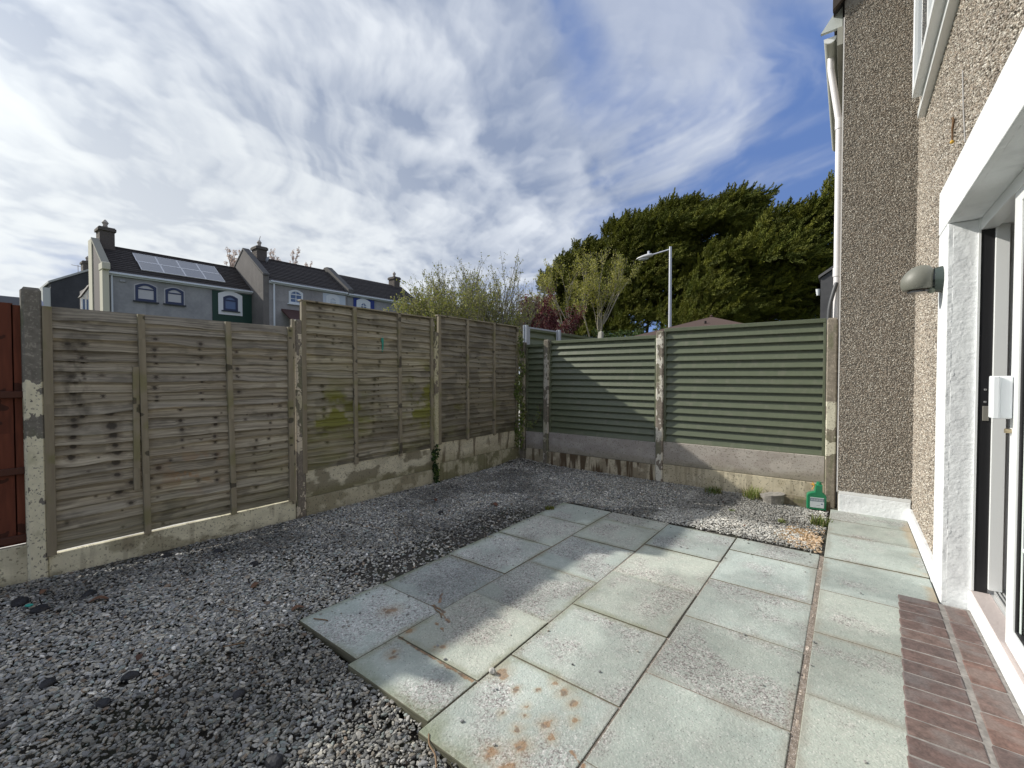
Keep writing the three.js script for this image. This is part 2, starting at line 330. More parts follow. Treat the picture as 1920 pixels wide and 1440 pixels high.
  for (const [x0, x1, z0, z1] of SLABS) {
    const dy = rr(-0.003, 0.004), tx = rr(-0.004, 0.004), tz = rr(-0.004, 0.004);
    const g = new RoundedBoxGeometry(x1 - x0 - 0.001, 0.05, z1 - z0 - 0.006, 1, 0.005);
    const gg = g.index ? g.toNonIndexed() : g; const p = gg.attributes.position;
    for (let i = 0; i < p.count; i++) {                                  // chipped, slightly wavering edges
      let x = p.getX(i) + (x0 + x1) / 2, y = p.getY(i), z = p.getZ(i) + (z0 + z1) / 2;
      y += -0.025 + dy + tx * p.getX(i) + tz * p.getZ(i);
      p.setXYZ(i, x, y, z);
    }
    gg.computeVertexNormals();
    planUV(gg, (x, y, z) => [(x - X0) / (X1 - X0), (z - Z0) / (Z1 - Z0)]);
    const uv = gg.attributes.uv, nn = gg.attributes.normal;
    for (let i = 0; i < uv.count; i += 3) { if ((nn.getY(i) + nn.getY(i + 1) + nn.getY(i + 2)) / 3 > 0.5) continue; for (let k = i; k < i + 3; k++) uv.setXY(k, 0.015 + 0.35 * clamp((p.getX(k) + p.getZ(k) + 6) / 7), 0.96 + 0.03 * clamp((p.getY(k) + 0.05) / 0.06)); }
    part('paving_slab', gg, pm, patio);
  }
  const jT = colTex(256, 256, (u, v, i, j) => { const n = fbm(u * 30, v * 30, 4), g = h2(i >> 1, j >> 1); return g > 0.88 ? [0.50, 0.45, 0.41] : mix3([0.11, 0.09, 0.07], [0.34, 0.285, 0.24], n); });
  const bed = mat([1, 1, 1], 0.95, { map: jT, bumpMap: jT, bumpScale: 0.006 });
  const bedding = [[-2.56, 0.46, -4.30, -1.30], [-1.37, 0.46, -1.30, -1.172], [-0.765, 0.46, -1.171, 0.3], [-0.14, 0.46, -5.83, -4.30], [-1.95, -1.37, -1.30, -1.24]].map(([a, b, c, d]) => { const g = bx(a, b, -0.055, -0.0045, c, d); return planUV(g, (x, y, z) => [x * 2.2, z * 2.2]); });
  part('joint_sand', bedding, bed, patio);
  // pale mortar with grit in the widest joint
  const mor = []; reseed(9);
  for (let z = -4.3; z < -0.6; z += 0.045) mor.push(bx(-0.162 + rr(-0.004, 0.003), -0.150 + rr(-0.004, 0.002), -0.05, -0.006 + rr(-0.007, 0.003), z, z + 0.043));
  part('mortar', mor, mat([1.6, 1.58, 1.55], 0.95, { map: jT, bumpMap: jT, bumpScale: 0.004 }), patio);
}
// ---------------------------------------------------------------- brick step in front of the door
{
  const st = thing('brick_step', 'low reddish brown brick step at the foot of the sliding door', 'step', [0.4, 0, -3]);
  const bT = colTex(256, 256, (u, v) => { const n = fbm(u * 26, v * 26, 4), m = fbm(u * 6 + 3, v * 6, 3), k = vn(u * 120, v * 120); let c = mix3([0.088, 0.062, 0.055], [0.215, 0.147, 0.128], n); c = mix3(c, [0.185, 0.160, 0.150], 0.7 * sstep(0.45, 0.7, m)); return scl(c, 0.8 + 0.4 * k); });
  const bricks = [[1, 1, 1], [0.8, 0.82, 0.86], [1.12, 1.0, 0.95], [0.92, 0.9, 0.92]].map(c => mat(c, 0.88, { map: bT, bumpMap: bT, bumpScale: 0.006 }));
  reseed(21);
  const L = -3.83, n1 = 22, w = 0.1235;
  for (let i = 0; i < n1; i++) {
    const z0 = L + i * w, sk = 0.272 - 0.05 * (z0 - L) ;
    const g = bx(sk - 0.4, 0.462 - 0.4 - 0.02 * (z0 - L), -0.06, 0.010 + rr(-0.002, 0.003), z0 + 3 + 0.0045, z0 + w + 3 - 0.0045, 0.006);
    boxUV(g, 1.6, rnd() * 5, rnd() * 5); part('brick', g, pick(bricks), st);
  }
  for (let i = 0; i < 12; i++) {
    const z0 = L + i * 0.222 + 0.02, a = 0.487 - 0.022 * (z0 - L), e = 0.588;
    const g = bx(a - 0.4, e - 0.4, -0.06, 0.010 + rr(-0.002, 0.003), z0 + 3 + 0.004, z0 + 0.222 + 3 - 0.005, 0.006);
    boxUV(g, 1.6, rnd() * 5, rnd() * 5); part('brick', g, pick(bricks), st);
  }
  const mT = colTex(128, 128, (u, v) => mix3([0.15, 0.14, 0.13], [0.38, 0.355, 0.33], fbm(u * 18, v * 18, 4)));
  const bed = prism([[0.275, -3.825], [0.14, -1.1], [0.604, -1.1], [0.604, -3.83]], -0.05, 0.0065, 'y').translate(-0.4, 0, 3); boxUV(bed, 3);
  part('mortar', bed, mat([1, 1, 1], 0.95, { map: mT, bumpMap: mT, bumpScale: 0.004 }), st);
}

// ---------------------------------------------------------------- concrete posts and boards with old cream paint
const Q0 = Math.PI / 2;
const CREAM = [0.70, 0.665, 0.51], BARE = [0.175, 0.165, 0.145];
const grain = numTex(256, 256, (u, v) => 0.6 * fbm(u * 60, v * 60, 4) + 0.4 * h2(u * 256 | 0, v * 256 | 0));
// cover(h, u): how much of the paint is left at height h (0 foot .. 1 top)
function postTex(s, cover, bare = BARE, cream = CREAM) {
  const paint = (u, v) => fbm(u * 2.6 + s, v * 17 + s * 3, 5) * 0.75 + 0.25 * fbm(u * 9 + s, v * 60, 3) < cover(v, u);
  const map = colTex(128, 1024, (u, v) => {
    const n = fbm(u * 10 + s, v * 90, 4), f = fbm(u * 24, v * 220 + s, 2);
    if (paint(u, v)) { let c = scl(cream, 0.86 + 0.25 * n); c = mix3(c, [0.30, 0.29, 0.17], 0.55 * sstep(0.55, 0.8, fbm(u * 3 + s, v * 14 + 40, 4))); return f > 0.74 ? mix3(c, bare, 0.8) : c; }
    let c = scl(bare, 0.7 + 0.6 * n); if (f > 0.70) c = scl(c, 1.5);
    return mix3(c, [0.13, 0.15, 0.07], 0.45 * sstep(0.5, 0.75, fbm(u * 3, v * 9 + s, 3)));
  });
  const bump = numTex(128, 1024, (u, v) => (paint(u, v) ? 0.75 : 0.25) + 0.25 * fbm(u * 22, v * 180 + s, 2));
  return mat([1, 1, 1], 0.9, { map, bumpMap: bump, bumpScale: 0.004 });
}
function post(label, x, y0, z, h, turn, m, dx = 0) {
  const o = thing('concrete_post', label, 'fence post', [x, y0, z], turn);
  // square post with chamfered corners and a bevelled head; a slot on both sides
  const a = 0.05, c = 0.012, s = 0.018, d = 0.012;
  const out = [[-a + c, a], [a - c, a], [a, a - c], [a, d], [a - s, d], [a - s, -d], [a, -d], [a, -a + c], [a - c, -a], [-a + c, -a], [-a, -a + c], [-a, -d], [-a + s, -d], [-a + s, d], [-a, d], [-a, a - c]];
  const g = prism(out, -0.35, h - 0.018, 'y');
  const head = new THREE.CylinderGeometry(0.052, 0.0655, 0.018, 4, 1); head.rotateY(Math.PI / 4); head.translate(0, h - 0.009, 0);
  const all = merge([g, boxUV(head)]);
  const p = all.attributes.position;
  for (let i = 0; i < p.count; i++) { const y = p.getY(i); p.setX(i, p.getX(i) + 0.003 * Math.sin(y * 9 + x * 3) + dx * y / h); p.setZ(i, p.getZ(i) + 0.002 * Math.sin(y * 13 + z)); }
  all.computeVertexNormals();
  const uv = planUV(all, (px, y, pz) => [(px + pz * 0.9) * 4.2 + 0.5, clamp(y / h, 0, 1) * 0.985 + 0.005]);
  part('post', uv, m, o); return o;
}
post('flaking cream concrete post with bare grey head between the red boards and wooden fence', -4.65, -0.05, -0.425, 2.12, Q0,
  postTex(3, (h, u) => h > 0.845 ? 0.22 : h > 0.72 ? 0.34 + 0.30 * Math.abs(u - 0.4) : h > 0.56 ? 0.50 : 0.66));
post('slender flaking concrete post under the first step up of the wooden fence', -4.65, -0.1, -2.345, 2.13, Q0,
  postTex(9, (h) => h > 0.93 ? 0.3 : h > 0.42 ? 0.535 : 0.40, [0.19, 0.165, 0.135], [0.60, 0.53, 0.42]));
post('flaking concrete post with ivy at its foot between the two tall wooden panels', -4.65, -0.12, -4.29, 2.17, Q0,
  postTex(14, (h) => h > 0.9 ? 0.36 : h > 0.55 ? 0.52 : 0.80, [0.19, 0.165, 0.125], [0.52, 0.48, 0.32]));
post('ivy covered grey concrete post in the far corner where both fences meet', -4.525, -0.08, -6.25, 2.10, 0,
  postTex(19, (h) => h > 0.9 ? 0.2 : h > 0.35 ? 0.58 : 0.40, [0.16, 0.145, 0.115], [0.42, 0.38, 0.30]));
post('blotchy grey concrete post beside the narrow green fence panel', -4.04, -0.1, -6.25, 2.14, 0,
  postTex(23, (h) => h > 0.9 ? 0.40 : h > 0.3 ? 0.475 : 0.32, [0.17, 0.15, 0.12], [0.46, 0.43, 0.37]), 0.012);
post('concrete post with white paint flakes between the two wide green panels', -2.128, -0.1, -6.25, 2.17, 0,
  postTex(31, (h) => h > 0.95 ? 0.35 : h > 0.12 ? 0.49 : 0.4, [0.21, 0.18, 0.15], [0.66, 0.63, 0.55]));
post('mostly bare concrete post standing against the pebble dashed wall', -0.16, -0.1, -6.25, 2.20, 0,
  postTex(37, (h) => h > 0.62 ? 0.27 : h > 0.38 ? 0.50 : 0.33, [0.235, 0.205, 0.165], [0.60, 0.58, 0.46]));

// gravel boards
function boardTex(w, s, base, stain, amt, drip) {
  return colTex(512, 128, (u, v) => {
    const x = u * w, n = fbm(x * 9 + s, v * 5 + s, 4);
    let c = scl(base, 0.82 + 0.36 * n);
    const bl = fbm(x * 5 + s * 2, v * 2.2 + s, 5);
    c = mix3(c, stain, amt * sstep(0.46, 0.60, bl + 0.10 * (0.5 - v)));
    const dr = fbm(x * 16 + s, v * 0.7 + s * 5, 4);
    c = mix3(c, [0.095, 0.062, 0.034], drip * sstep(0.52, 0.68, dr + 0.06 * (v - 0.5)));
    const moss = sstep(0.45, 0.0, v + 0.35 * (fbm(x * 6 + 3, v * 4 + s, 4) - 0.5));
    c = mix3(c, [0.16, 0.15, 0.055], 0.55 * moss * (0.4 + 0.6 * amt));
    return fbm(x * 90, v * 28 + s, 2) > 0.72 ? mix3(c, [0.12, 0.11, 0.08], 0.6) : c;
  });
}
function gravelBoard(label, x, z, turn, len, y0, y1, m, cat = 'gravel board') {
  const o = thing('gravel_board', label, cat, [x, y0, z], turn);
  const g = new RoundedBoxGeometry(len, y1 - y0, 0.048, 1, 0.006); g.translate(len / 2, (y1 - y0) / 2, 0);
  const gg = g.index ? g.toNonIndexed() : g; planUV(gg, (a, b) => [a / len, b / (y1 - y0)]);
  part('board', gg, m, o); return o;
}
const bm = (w, s, a, b, c, d) => mat([1, 1, 1], 0.9, { map: boardTex(w, s, a, b, c, d), bumpMap: rep(grain, 4, 1), bumpScale: 0.004 });
const Q = Math.PI / 2, STN = [0.20, 0.175, 0.105];
gravelBoard('cream concrete board low under the red boards at the left edge', -4.645, 1.5, Q, 1.93, -0.15, 0.245, bm(1.9, 2, CREAM, STN, 0.45, 0.2));
gravelBoard('stained cream concrete board under the first wooden panel with a bright gap above it', -4.645, -0.48, Q, 1.81, -0.2, 0.135, bm(1.8, 5, CREAM, STN, 0.6, 0.3));
gravelBoard('upper patchy cream concrete board under the middle wooden panel', -4.645, -2.40, Q, 1.84, 0.13, 0.42, bm(1.8, 11, [0.62, 0.58, 0.45], [0.24, 0.215, 0.15], 0.9, 0.15));
gravelBoard('lower mossy cream concrete board under the middle wooden panel', -4.638, -2.40, Q, 1.84, -0.25, 0.127, bm(1.8, 17, [0.55, 0.51, 0.38], STN, 0.6, 0.15));
gravelBoard('upper cream concrete board with rust brown runs under the last wooden panel', -4.645, -4.345, Q, 1.93, 0.19, 0.485, bm(1.8, 23, [0.62, 0.575, 0.44], [0.36, 0.30, 0.19], 0.3, 0.75));
gravelBoard('lower green stained concrete board under the last wooden panel', -4.638, -4.345, Q, 1.93, -0.25, 0.187, bm(1.8, 29, [0.50, 0.47, 0.34], [0.17, 0.165, 0.08], 0.8, 0.3));
const GREY = [0.39, 0.36, 0.335];
gravelBoard('clean grey concrete board under the narrow green panel', -4.46, -6.25, 0, 0.37, 0.19, 0.472, bm(0.4, 3, GREY, [0.27, 0.24, 0.22], 0.4, 0.05));
gravelBoard('stained cream concrete board at the ground under the narrow green panel', -4.46, -6.245, 0, 0.37, -0.25, 0.186, bm(0.4, 8, [0.50, 0.45, 0.34], STN, 0.6, 0.9));
gravelBoard('clean grey concrete board under the shaded wide green panel', -3.987, -6.25, 0, 1.807, 0.17, 0.488, bm(1.8, 13, GREY, [0.28, 0.25, 0.235], 0.4, 0.04));
gravelBoard('cream concrete board with dark runs at the ground under the shaded wide green panel', -3.987, -6.245, 0, 1.807, -0.25, 0.166, bm(1.8, 31, [0.52, 0.46, 0.34], [0.22, 0.18, 0.12], 0.7, 0.95));
gravelBoard('clean grey concrete board under the sunlit wide green panel next to the house', -2.075, -6.25, 0, 1.862, 0.195, 0.508, bm(1.8, 43, [0.43, 0.395, 0.355], [0.30, 0.26, 0.23], 0.4, 0.04));
gravelBoard('sunlit cream concrete board at the ground behind the green bottle', -2.075, -6.245, 0, 1.862, -0.25, 0.191, bm(1.8, 47, [0.60, 0.54, 0.40], [0.36, 0.30, 0.19], 0.4, 0.3));

// ---------------------------------------------------------------- wooden lap panels
function woodTex(s, algae, cols) {
  // knots fall into columns, as boards of one log hang one above another
  reseed(s * 97 + 5); const knots = [];
  for (const [x, r0, r1, sz, dk] of cols) { let px = x; for (let r = r0; r <= r1; r++) { px += rr(-0.014, 0.014); if (rnd() < 0.82) knots.push([px, r, rr(0.25, 0.75), sz * rr(0.7, 1.25), dk]); } }
  for (let i = 0; i < 70; i++) knots.push([rr(0, 2), Math.floor(rr(0, 25)), rr(0.15, 0.85), rr(0.004, 0.012), rr(0.4, 0.9)]);
  const byRow = []; for (const k of knots) (byRow[k[1]] ||= []).push(k);
  return colTex(1024, 1024, (u, v) => {
    const x = u * 2, y = v * 2, row = Math.floor(y / EXPO), f = y / EXPO - row;
    const tone = 0.84 + 0.44 * h2(row, s), warm = h2(row, s + 40);
    let warp = 0, kd = 0, kr = 0;
    for (const [kx, , kf, ks, dk] of byRow[row] || []) {
      const dx = (x - kx) / ks, dy = (f - kf) * EXPO / (ks * 0.8), r2 = dx * dx * 0.55 + dy * dy;
      if (r2 < 12) { warp += 1.6 * Math.exp(-r2 * 0.5) * Math.sign(dy || 1); const w2 = 0.5 * (fbm(x * 90, y * 90, 2) - 0.5); kd = Math.max(kd, 0.85 * dk * sstep(1.1 + w2, 0.15 + w2, r2)); kr = Math.max(kr, 0.55 * sstep(4.5, 0.6, r2 + w2)); }
    }
    const yy = f * 6 + warp * 0.6;
    const g1 = fbm(x * 2.2 + row * 7.3, yy * 1.7 + row * 3.1 + s, 4), g2 = fbm(x * 4 + row, yy * 4.5 + row * 13, 3), g3 = fbm(x * 26, y * 300 + s, 2);
    let c = mix3([0.118, 0.097, 0.069], [0.51, 0.463, 0.365], clamp(1.25 * (g1 - 0.5) + 0.75 * (g2 - 0.5) + 0.22 * (g3 - 0.5) + 0.46));
    c = mix3(c, mix3([0.30, 0.25, 0.165], [0.29, 0.28, 0.26], warm), 0.3);
    c = scl(c, tone);
    c = mix3(c, [0.13, 0.105, 0.08], kr); c = mix3(c, [0.022, 0.018, 0.016], kd);
    c = scl(c, 0.78 + 0.22 * sstep(0.24, 0.36, g2));
    const a = algae(x, y, f, row);
    c = mix3(c, scl([0.165, 0.165, 0.035], 0.5 + 1.0 * g1), clamp(a[0] * (0.45 + 1.1 * fbm(x * 7 + row * 5, f * 3 + row * 9, 3)) * (0.6 + 0.8 * h2(row, 77))));
    c = mix3(c, [0.060, 0.052, 0.040], clamp(a[1]));
    c = mix3(c, [0.33, 0.17, 0.065], clamp(a[2]));
    return c;
  }, false);
}
const EXPO = 0.0785;
const blob = (x, y, cx, cy, rx, ry) => Math.exp(-(((x - cx) / rx) ** 2 + ((y - cy) / ry) ** 2));
function lapPanel(label, x, y0, z, len, h, battens, texm, lean = 0, cap = true) {
  const o = thing('lap_fence_panel', label, 'fence panel', [x, y0, z], Q);
  reseed(Math.round(len * 1000 + y0 * 77 - z * 31));
  const n = Math.ceil(h / EXPO);
  for (let i = 0; i < n; i++) {
    const b = i * EXPO - 0.012, top = Math.min(h, (i + 1) * EXPO + 0.012), N = 26, pos = [], ph = rnd() * 100, bow = rr(-0.004, 0.004), out = rr(-0.002, 0.004);
    const P = j => {
      const u = len * j / N, w = 0.024 * (fbm(u * 2.9 + ph, i * 3.3, 3) - 0.5) * 2 + 0.003 * (vn(u * 22 + ph, i) - 0.5), q = 0.006 * (fbm(u * 3 + ph, 50 + i, 2) - 0.5) * 2 + bow * Math.sin(Math.PI * j / N);
      const bb = i === 0 ? b + 0.012 + w * 0.35 : b + w;
      return [[u, bb, 0.027 + q + out], [u, top, -0.003 + q * 0.5], [u, top, -0.006 + q * 0.5], [u, bb, 0.010 + q + out]];
    };
    for (let j = 0; j < N; j++) { const A = P(j), B = P(j + 1); for (let k = 0; k < 4; k++) { const l = (k + 1) % 4; pos.push(...A[k], ...B[k], ...B[l], ...A[k], ...B[l], ...A[l]); } }
    const g = new THREE.BufferGeometry(); g.setAttribute('position', new THREE.Float32BufferAttribute(pos, 3)); g.computeVertexNormals();
    planUV(g, (a, c) => [a / 2, clamp((c - b - 0.004) / (EXPO + 0.02), 0.02, 0.97) * EXPO / 2 + i * EXPO / 2]);
    part('slat', g, texm, o);
  }
  for (const [u, w, d, tilt, ya, yb] of battens) {
    const g = bx(-w / 2, w / 2, ya ?? -0.02, yb ?? h - 0.005, 0.008, 0.020 + d, 0.003);
    const p = g.attributes.position; for (let k = 0; k < p.count; k++) p.setX(k, p.getX(k) + u + tilt * (p.getY(k) - h / 2));
    planUV(g, (a, c, e) => [c * 0.9 + u, (a - u) * 1.1 + e + u * 3]);
    part('batten', g, battenM, o);
  }
  if (cap) { const g = bx(-0.01, len + 0.01, h - 0.004, h + 0.014, -0.03, 0.042, 0.004); planUV(g, (a, b, e) => [a * 0.9, e * 1.3 + 0.7]); part('capping', g, battenM, o); }
  return o;
}
const battenT = colTex(512, 128, (u, v) => { const g = fbm(u * 4, v * 40, 4), m = fbm(u * 6 + 4, v * 5, 3); let c = mix3([0.155, 0.125, 0.085], [0.36, 0.32, 0.235], 0.3 + 0.7 * (g - 0.15)); c = mix3(c, [0.18, 0.175, 0.06], 0.5 * sstep(0.48, 0.7, m)); return fbm(u * 14 + 7, v * 9, 2) > 0.77 ? scl(c, 0.35) : c; });
const battenM = mat([1, 1, 1], 0.88, { map: battenT, bumpMap: battenT, bumpScale: 0.002 });
const wm = t => mat([1, 1, 1], 0.88, { map: t, bumpMap: t, bumpScale: 0.003 });
lapPanel('lowest weathered lap panel beside the red boards, with a loose lath on its left batten', -4.64, 0.152, -0.475, 1.785, 1.798,
  [[0.022, 0.05, 0.026, 0], [0.565, 0.045, 0.03, -0.012], [1.205, 0.045, 0.03, -0.018], [1.765, 0.05, 0.026, 0], [0.515, 0.042, 0.020, 0.006, 0.36, 1.365]],
  wm(woodTex(1, (x, y, f) => [0.35 * blob(x, y, 0.75, 0.2, 0.16, 0.12) * (0.4 + fbm(x * 14, y * 14, 3)) + 0.20 * sstep(0.35, 0, y) + 0.3 * sstep(0.8, 1, f) * fbm(x * 5, y * 5, 2) + 0.2 * blob(x, y, 1.6, 0.3, 0.3, 0.3),
    0.85 * blob(x, y, 0.17, 1.28, 0.09, 0.30) * sstep(0.3, 0.75, fbm(x * 26, y * 20, 4)) + 0.34 * sstep(0.52, 0.72, fbm(x * 7, y * 22 + 3, 5)) + 0.35 * sstep(0.45, 0.1, y) * fbm(x * 6, y * 6, 3),
    0.6 * sstep(0.52, 0.62, fbm(x * 14 + 3, y * 14, 3)) * blob(x, y, 0.93, 0.44, 0.2, 0.14)],
    [[0.13, 8, 19, 0.016, 1], [0.21, 12, 19, 0.013, 1], [0.40, 4, 12, 0.024, 0.95], [0.47, 3, 6, 0.014, 1], [0.63, 3, 6, 0.016, 1], [0.66, 13, 20, 0.013, 0.9], [0.82, 8, 12, 0.012, 1], [0.98, 13, 20, 0.012, 0.95], [1.09, 4, 11, 0.014, 1], [1.28, 14, 19, 0.012, 1], [1.42, 2, 8, 0.010, 0.9], [1.58, 6, 12, 0.009, 0.9]])), 0, false);
lapPanel('tall middle lap panel with a streak of turquoise paint and green algae low down', -4.64, 0.420, -2.36, 1.90, 1.815,
  [[0.022, 0.05, 0.026, 0], [0.635, 0.045, 0.03, -0.006], [1.28, 0.045, 0.03, -0.008], [1.83, 0.045, 0.026, 0]],
  wm(woodTex(2, (x, y, f) => [1.35 * sstep(0.34, 0.62, fbm(x * 5 + 3, y * 6, 4)) * (1.1 * blob(x, y, 0.38, 0.62, 0.34, 0.26) + 1.3 * blob(x, y, 1.72, 0.70, 0.26, 0.34)) + 0.35 * sstep(0.9, 0, y) * sstep(0.4, 0.6, fbm(x * 4, y * 4 + 7, 3)) + 0.15,
    0.36 * sstep(0.52, 0.66, fbm(x * 4 + 9, y * 7 + 3, 4)) + 0.45 * sstep(0.55, 0.05, y) * fbm(x * 6, y * 6 + 8, 3), 0],
    [[0.17, 18, 22, 0.013, 0.9], [0.28, 3, 11, 0.018, 1], [0.36, 17, 21, 0.012, 0.9], [0.9, 4, 12, 0.018, 0.9], [0.98, 14, 22, 0.012, 0.9], [1.02, 4, 11, 0.010, 0.9], [1.5, 6, 20, 0.009, 0.8]])), 0, true);
lapPanel('tall grey brown lap panel nearest the far corner, darkest of the wooden panels', -4.64, 0.482, -4.315, 1.90, 1.803,
  [[0.022, 0.05, 0.026, 0], [0.60, 0.045, 0.03, -0.004], [1.23, 0.045, 0.03, -0.003], [1.865, 0.05, 0.026, 0]],
  wm(woodTex(3, (x, y, f) => [0.9 * sstep(0.42, 0.62, fbm(x * 4 + 3, y * 6, 3)) * (1.2 * blob(x, y, 1.65, 0.25, 0.25, 0.35) + 0.6 * blob(x, y, 0.3, 0.35, 0.3, 0.25)) + 0.12 + 0.2 * sstep(0.4, 0, y),
    0.34 + 0.3 * sstep(0.50, 0.66, fbm(x * 4 + 29, y * 7 + 3, 4)) + 0.35 * sstep(0.7, 0.05, y) * fbm(x * 6, y * 6 + 8, 3), 0],
    [[0.5, 6, 20, 0.009, 0.9], [0.9, 2, 16, 0.009, 0.9], [1.4, 8, 18, 0.009, 0.9]])), 0, true);
{ // turquoise paint streak on the middle panel
  const o = thing('paint_streak', 'short turquoise streak of paint on the middle wooden panel', 'paint mark', [-4.618, 1.74, -3.385], Q);
  const g = prism([[-0.012, 0.0], [0.008, -0.005], [0.016, 0.07], [0.018, 0.17], [0.0, 0.185], [-0.02, 0.16], [-0.006, 0.08]], 0, 0.004, 'z');
  part('paint', g, mat([0.03, 0.26, 0.20], 0.6), o);
  const s = thing('timber_strip', 'narrow split timber strip standing beside the second concrete post', 'timber strip', [-4.625, 0.1, -2.268], Q);
  const sg = bx(-0.014, 0.014, 0, 1.93, -0.012, 0.03, 0.003); planUV(sg, (a, c, e) => [c * 0.9, a + e]); part('strip', sg, battenM, s);
}
// ---------------------------------------------------------------- red featherboard panel at the left edge
{
  const o = thing('red_fence_panel', 'red brown vertical board panel with dark rails at the left edge of the view', 'fence panel', [-4.66, 0.25, -0.435], -Q);
  const rT = colTex(256, 512, (u, v) => { const g = fbm(u * 30, v * 4, 4), k = fbm(u * 9 + 3, v * 9, 3); let c = mix3([0.085, 0.022, 0.011], [0.185, 0.052, 0.027], g); return k > 0.7 ? scl(c, 0.4) : scl(c, 0.85 + 0.3 * vn(u * 90, v * 12)); });
  const rm = [[1, 1, 1], [0.85, 0.82, 0.8], [1.12, 1.1, 1.05]].map(c => mat(c, 0.85, { map: rT, bumpMap: rT, bumpScale: 0.002 }));
  reseed(8);
  for (let i = 0; i < 17; i++) {
    const g = prism([[0, -0.006], [0.105, -0.006], [0.105, 0.004], [0, 0.010]], 0, 1.70 + rr(-0.012, 0.012), 'y');
    g.translate(i * 0.098, 0, 0.012); boxUV(g, 1, i * 0.37, i * 0.21); part('board', g, rm[i % 3], o);
  }
  for (const y of [1.04, 0.5, 0.02]) { const g = bx(0, 1.75, y, y + 0.045, -0.028, 0.004, 0.004); part('rail', g, mat([0.075, 0.028, 0.018], 0.9), o); }
}
// ---------------------------------------------------------------- green slatted metal panels
const greenT = colTex(256, 64, (u, v) => { const n = fbm(u * 8, v * 40, 3), d = sstep(0.55, 0.75, fbm(u * 30 + 3, v * 2.2, 4)), sp = fbm(u * 60, v * 24 + 9, 2) > 0.78 ? 1 : 0; return mix3(mix3([0.092, 0.110, 0.066], [0.122, 0.140, 0.086], clamp(n * 0.8 + 0.2 * vn(u * 40, v * 3))), [0.17, 0.165, 0.125], 0.32 * d + 0.35 * sp); });
const greenM = new THREE.MeshPhysicalMaterial({ color: rgb(1, 1, 1), map: greenT, roughness: 0.36, metalness: 0.0, specularIntensity: 1.0 });
function metalPanel(label, x, y0, z, len, h, n, turn = 0, m = greenM, name = 'metal_fence_panel', frame = 0.028) {
  const o = thing(name, label, 'fence panel', [x, y0, z], turn);
  const top = 0.045, e = (h - top) / n;
  for (let i = 0; i < n; i++) {
    const y = i * e, d = 0.034;
    const g = prism([[0.0, y], [0.0, y + 0.006], [-d + 0.003, y + e - 0.022], [-d - 0.012, y + e - 0.020], [-d - 0.016, y + e + 0.012], [-d - 0.022, y + e - 0.016], [-0.030, y]], frame * 0.5, len - frame * 0.5, 'x');
    // outline is (z, y)
    planUV(g, (a, b, c) => [a * 0.6 + i * 0.13, (b - y) * 3 + i * 0.37]); const sl = part('slat', g, m, o); sl.rotation.z = 0.0012 * (h2(i, 5 + Math.round(len * 9)) - 0.5); sl.position.z = 0.003 * (h2(i, 9) - 0.5);
  }
  part('side_rail', bx(0, frame, -0.004, h, -0.056, 0.006, 0.003), m, o);
  part('side_rail', bx(len - frame, len, -0.004, h, -0.036, 0.006, 0.003), m, o);
  part('top_rail', bx(0.002, len - 0.002, h - top, h + 0.003, -0.04, 0.009, 0.004), m, o);
  return o;
}
metalPanel('wide dark green slatted metal panel, left of two, crossed by a slanting shadow', -3.985, 0.49, -6.245, 1.805, 1.525, 15);
metalPanel('taller wide green slatted metal panel fully in the sun next to the house', -2.075, 0.51, -6.245, 1.86, 1.59, 15);
metalPanel('narrow green slatted metal panel in shade in the far corner', -4.465, 0.474, -6.245, 0.38, 1.50, 15);
// light green panels with silver posts in the garden beyond
{
  const lg = mat([0.115, 0.135, 0.070], 0.5), silver = mat([0.42, 0.45, 0.50], 0.5, { metalness: 0.35 });
  for (const [z, l, lab] of [[-6.50, 0.98, 'short olive metal panel framed in silver beyond the far corner'], [-7.60, 1.85, 'olive metal panel receding beyond the short silver framed one'], [-9.52, 1.85, 'farthest olive metal panel before the small concrete post']]) {
    const o = metalPanel(lab, -4.60, 0.5, z, l, 1.79, 15, Q, lg, 'olive_fence_panel', 0.05);
    if (l < 1) { part('silver_frame', [bx(-0.01, l, 1.785, 1.815, -0.03, 0.012, 0.004), bx(-0.012, 0.04, 0, 1.784, -0.03, 0.012, 0.004), bx(l - 0.04, l + 0.002, 0, 1.784, -0.03, 0.012, 0.004)], silver, o); }
  }
  for (const [z, lab] of [[-6.42, 'silver metal post rising behind the ivy in the far corner'], [-7.545, 'silver metal post between the two olive panels beyond']]) {
    const o = thing('metal_post', lab, 'fence post', [-4.60, 0, z]); const a = 0.035, c = 0.01;
    part('post', prism([[-a, -a], [-a + c, -a], [-a + c, -c], [a - c, -c], [a - c, -a], [a, -a], [a, a], [a - c, a], [a - c, c], [-a + c, c], [-a + c, a], [-a, a]], -0.15, 2.34, 'y'), silver, o);
  }
  post('small concrete post head showing above the green panels beyond the fence', -4.62, -0.1, -9.45, 2.56, 0, postTex(51, () => 0.5, [0.26, 0.24, 0.2], [0.5, 0.48, 0.42]));
}

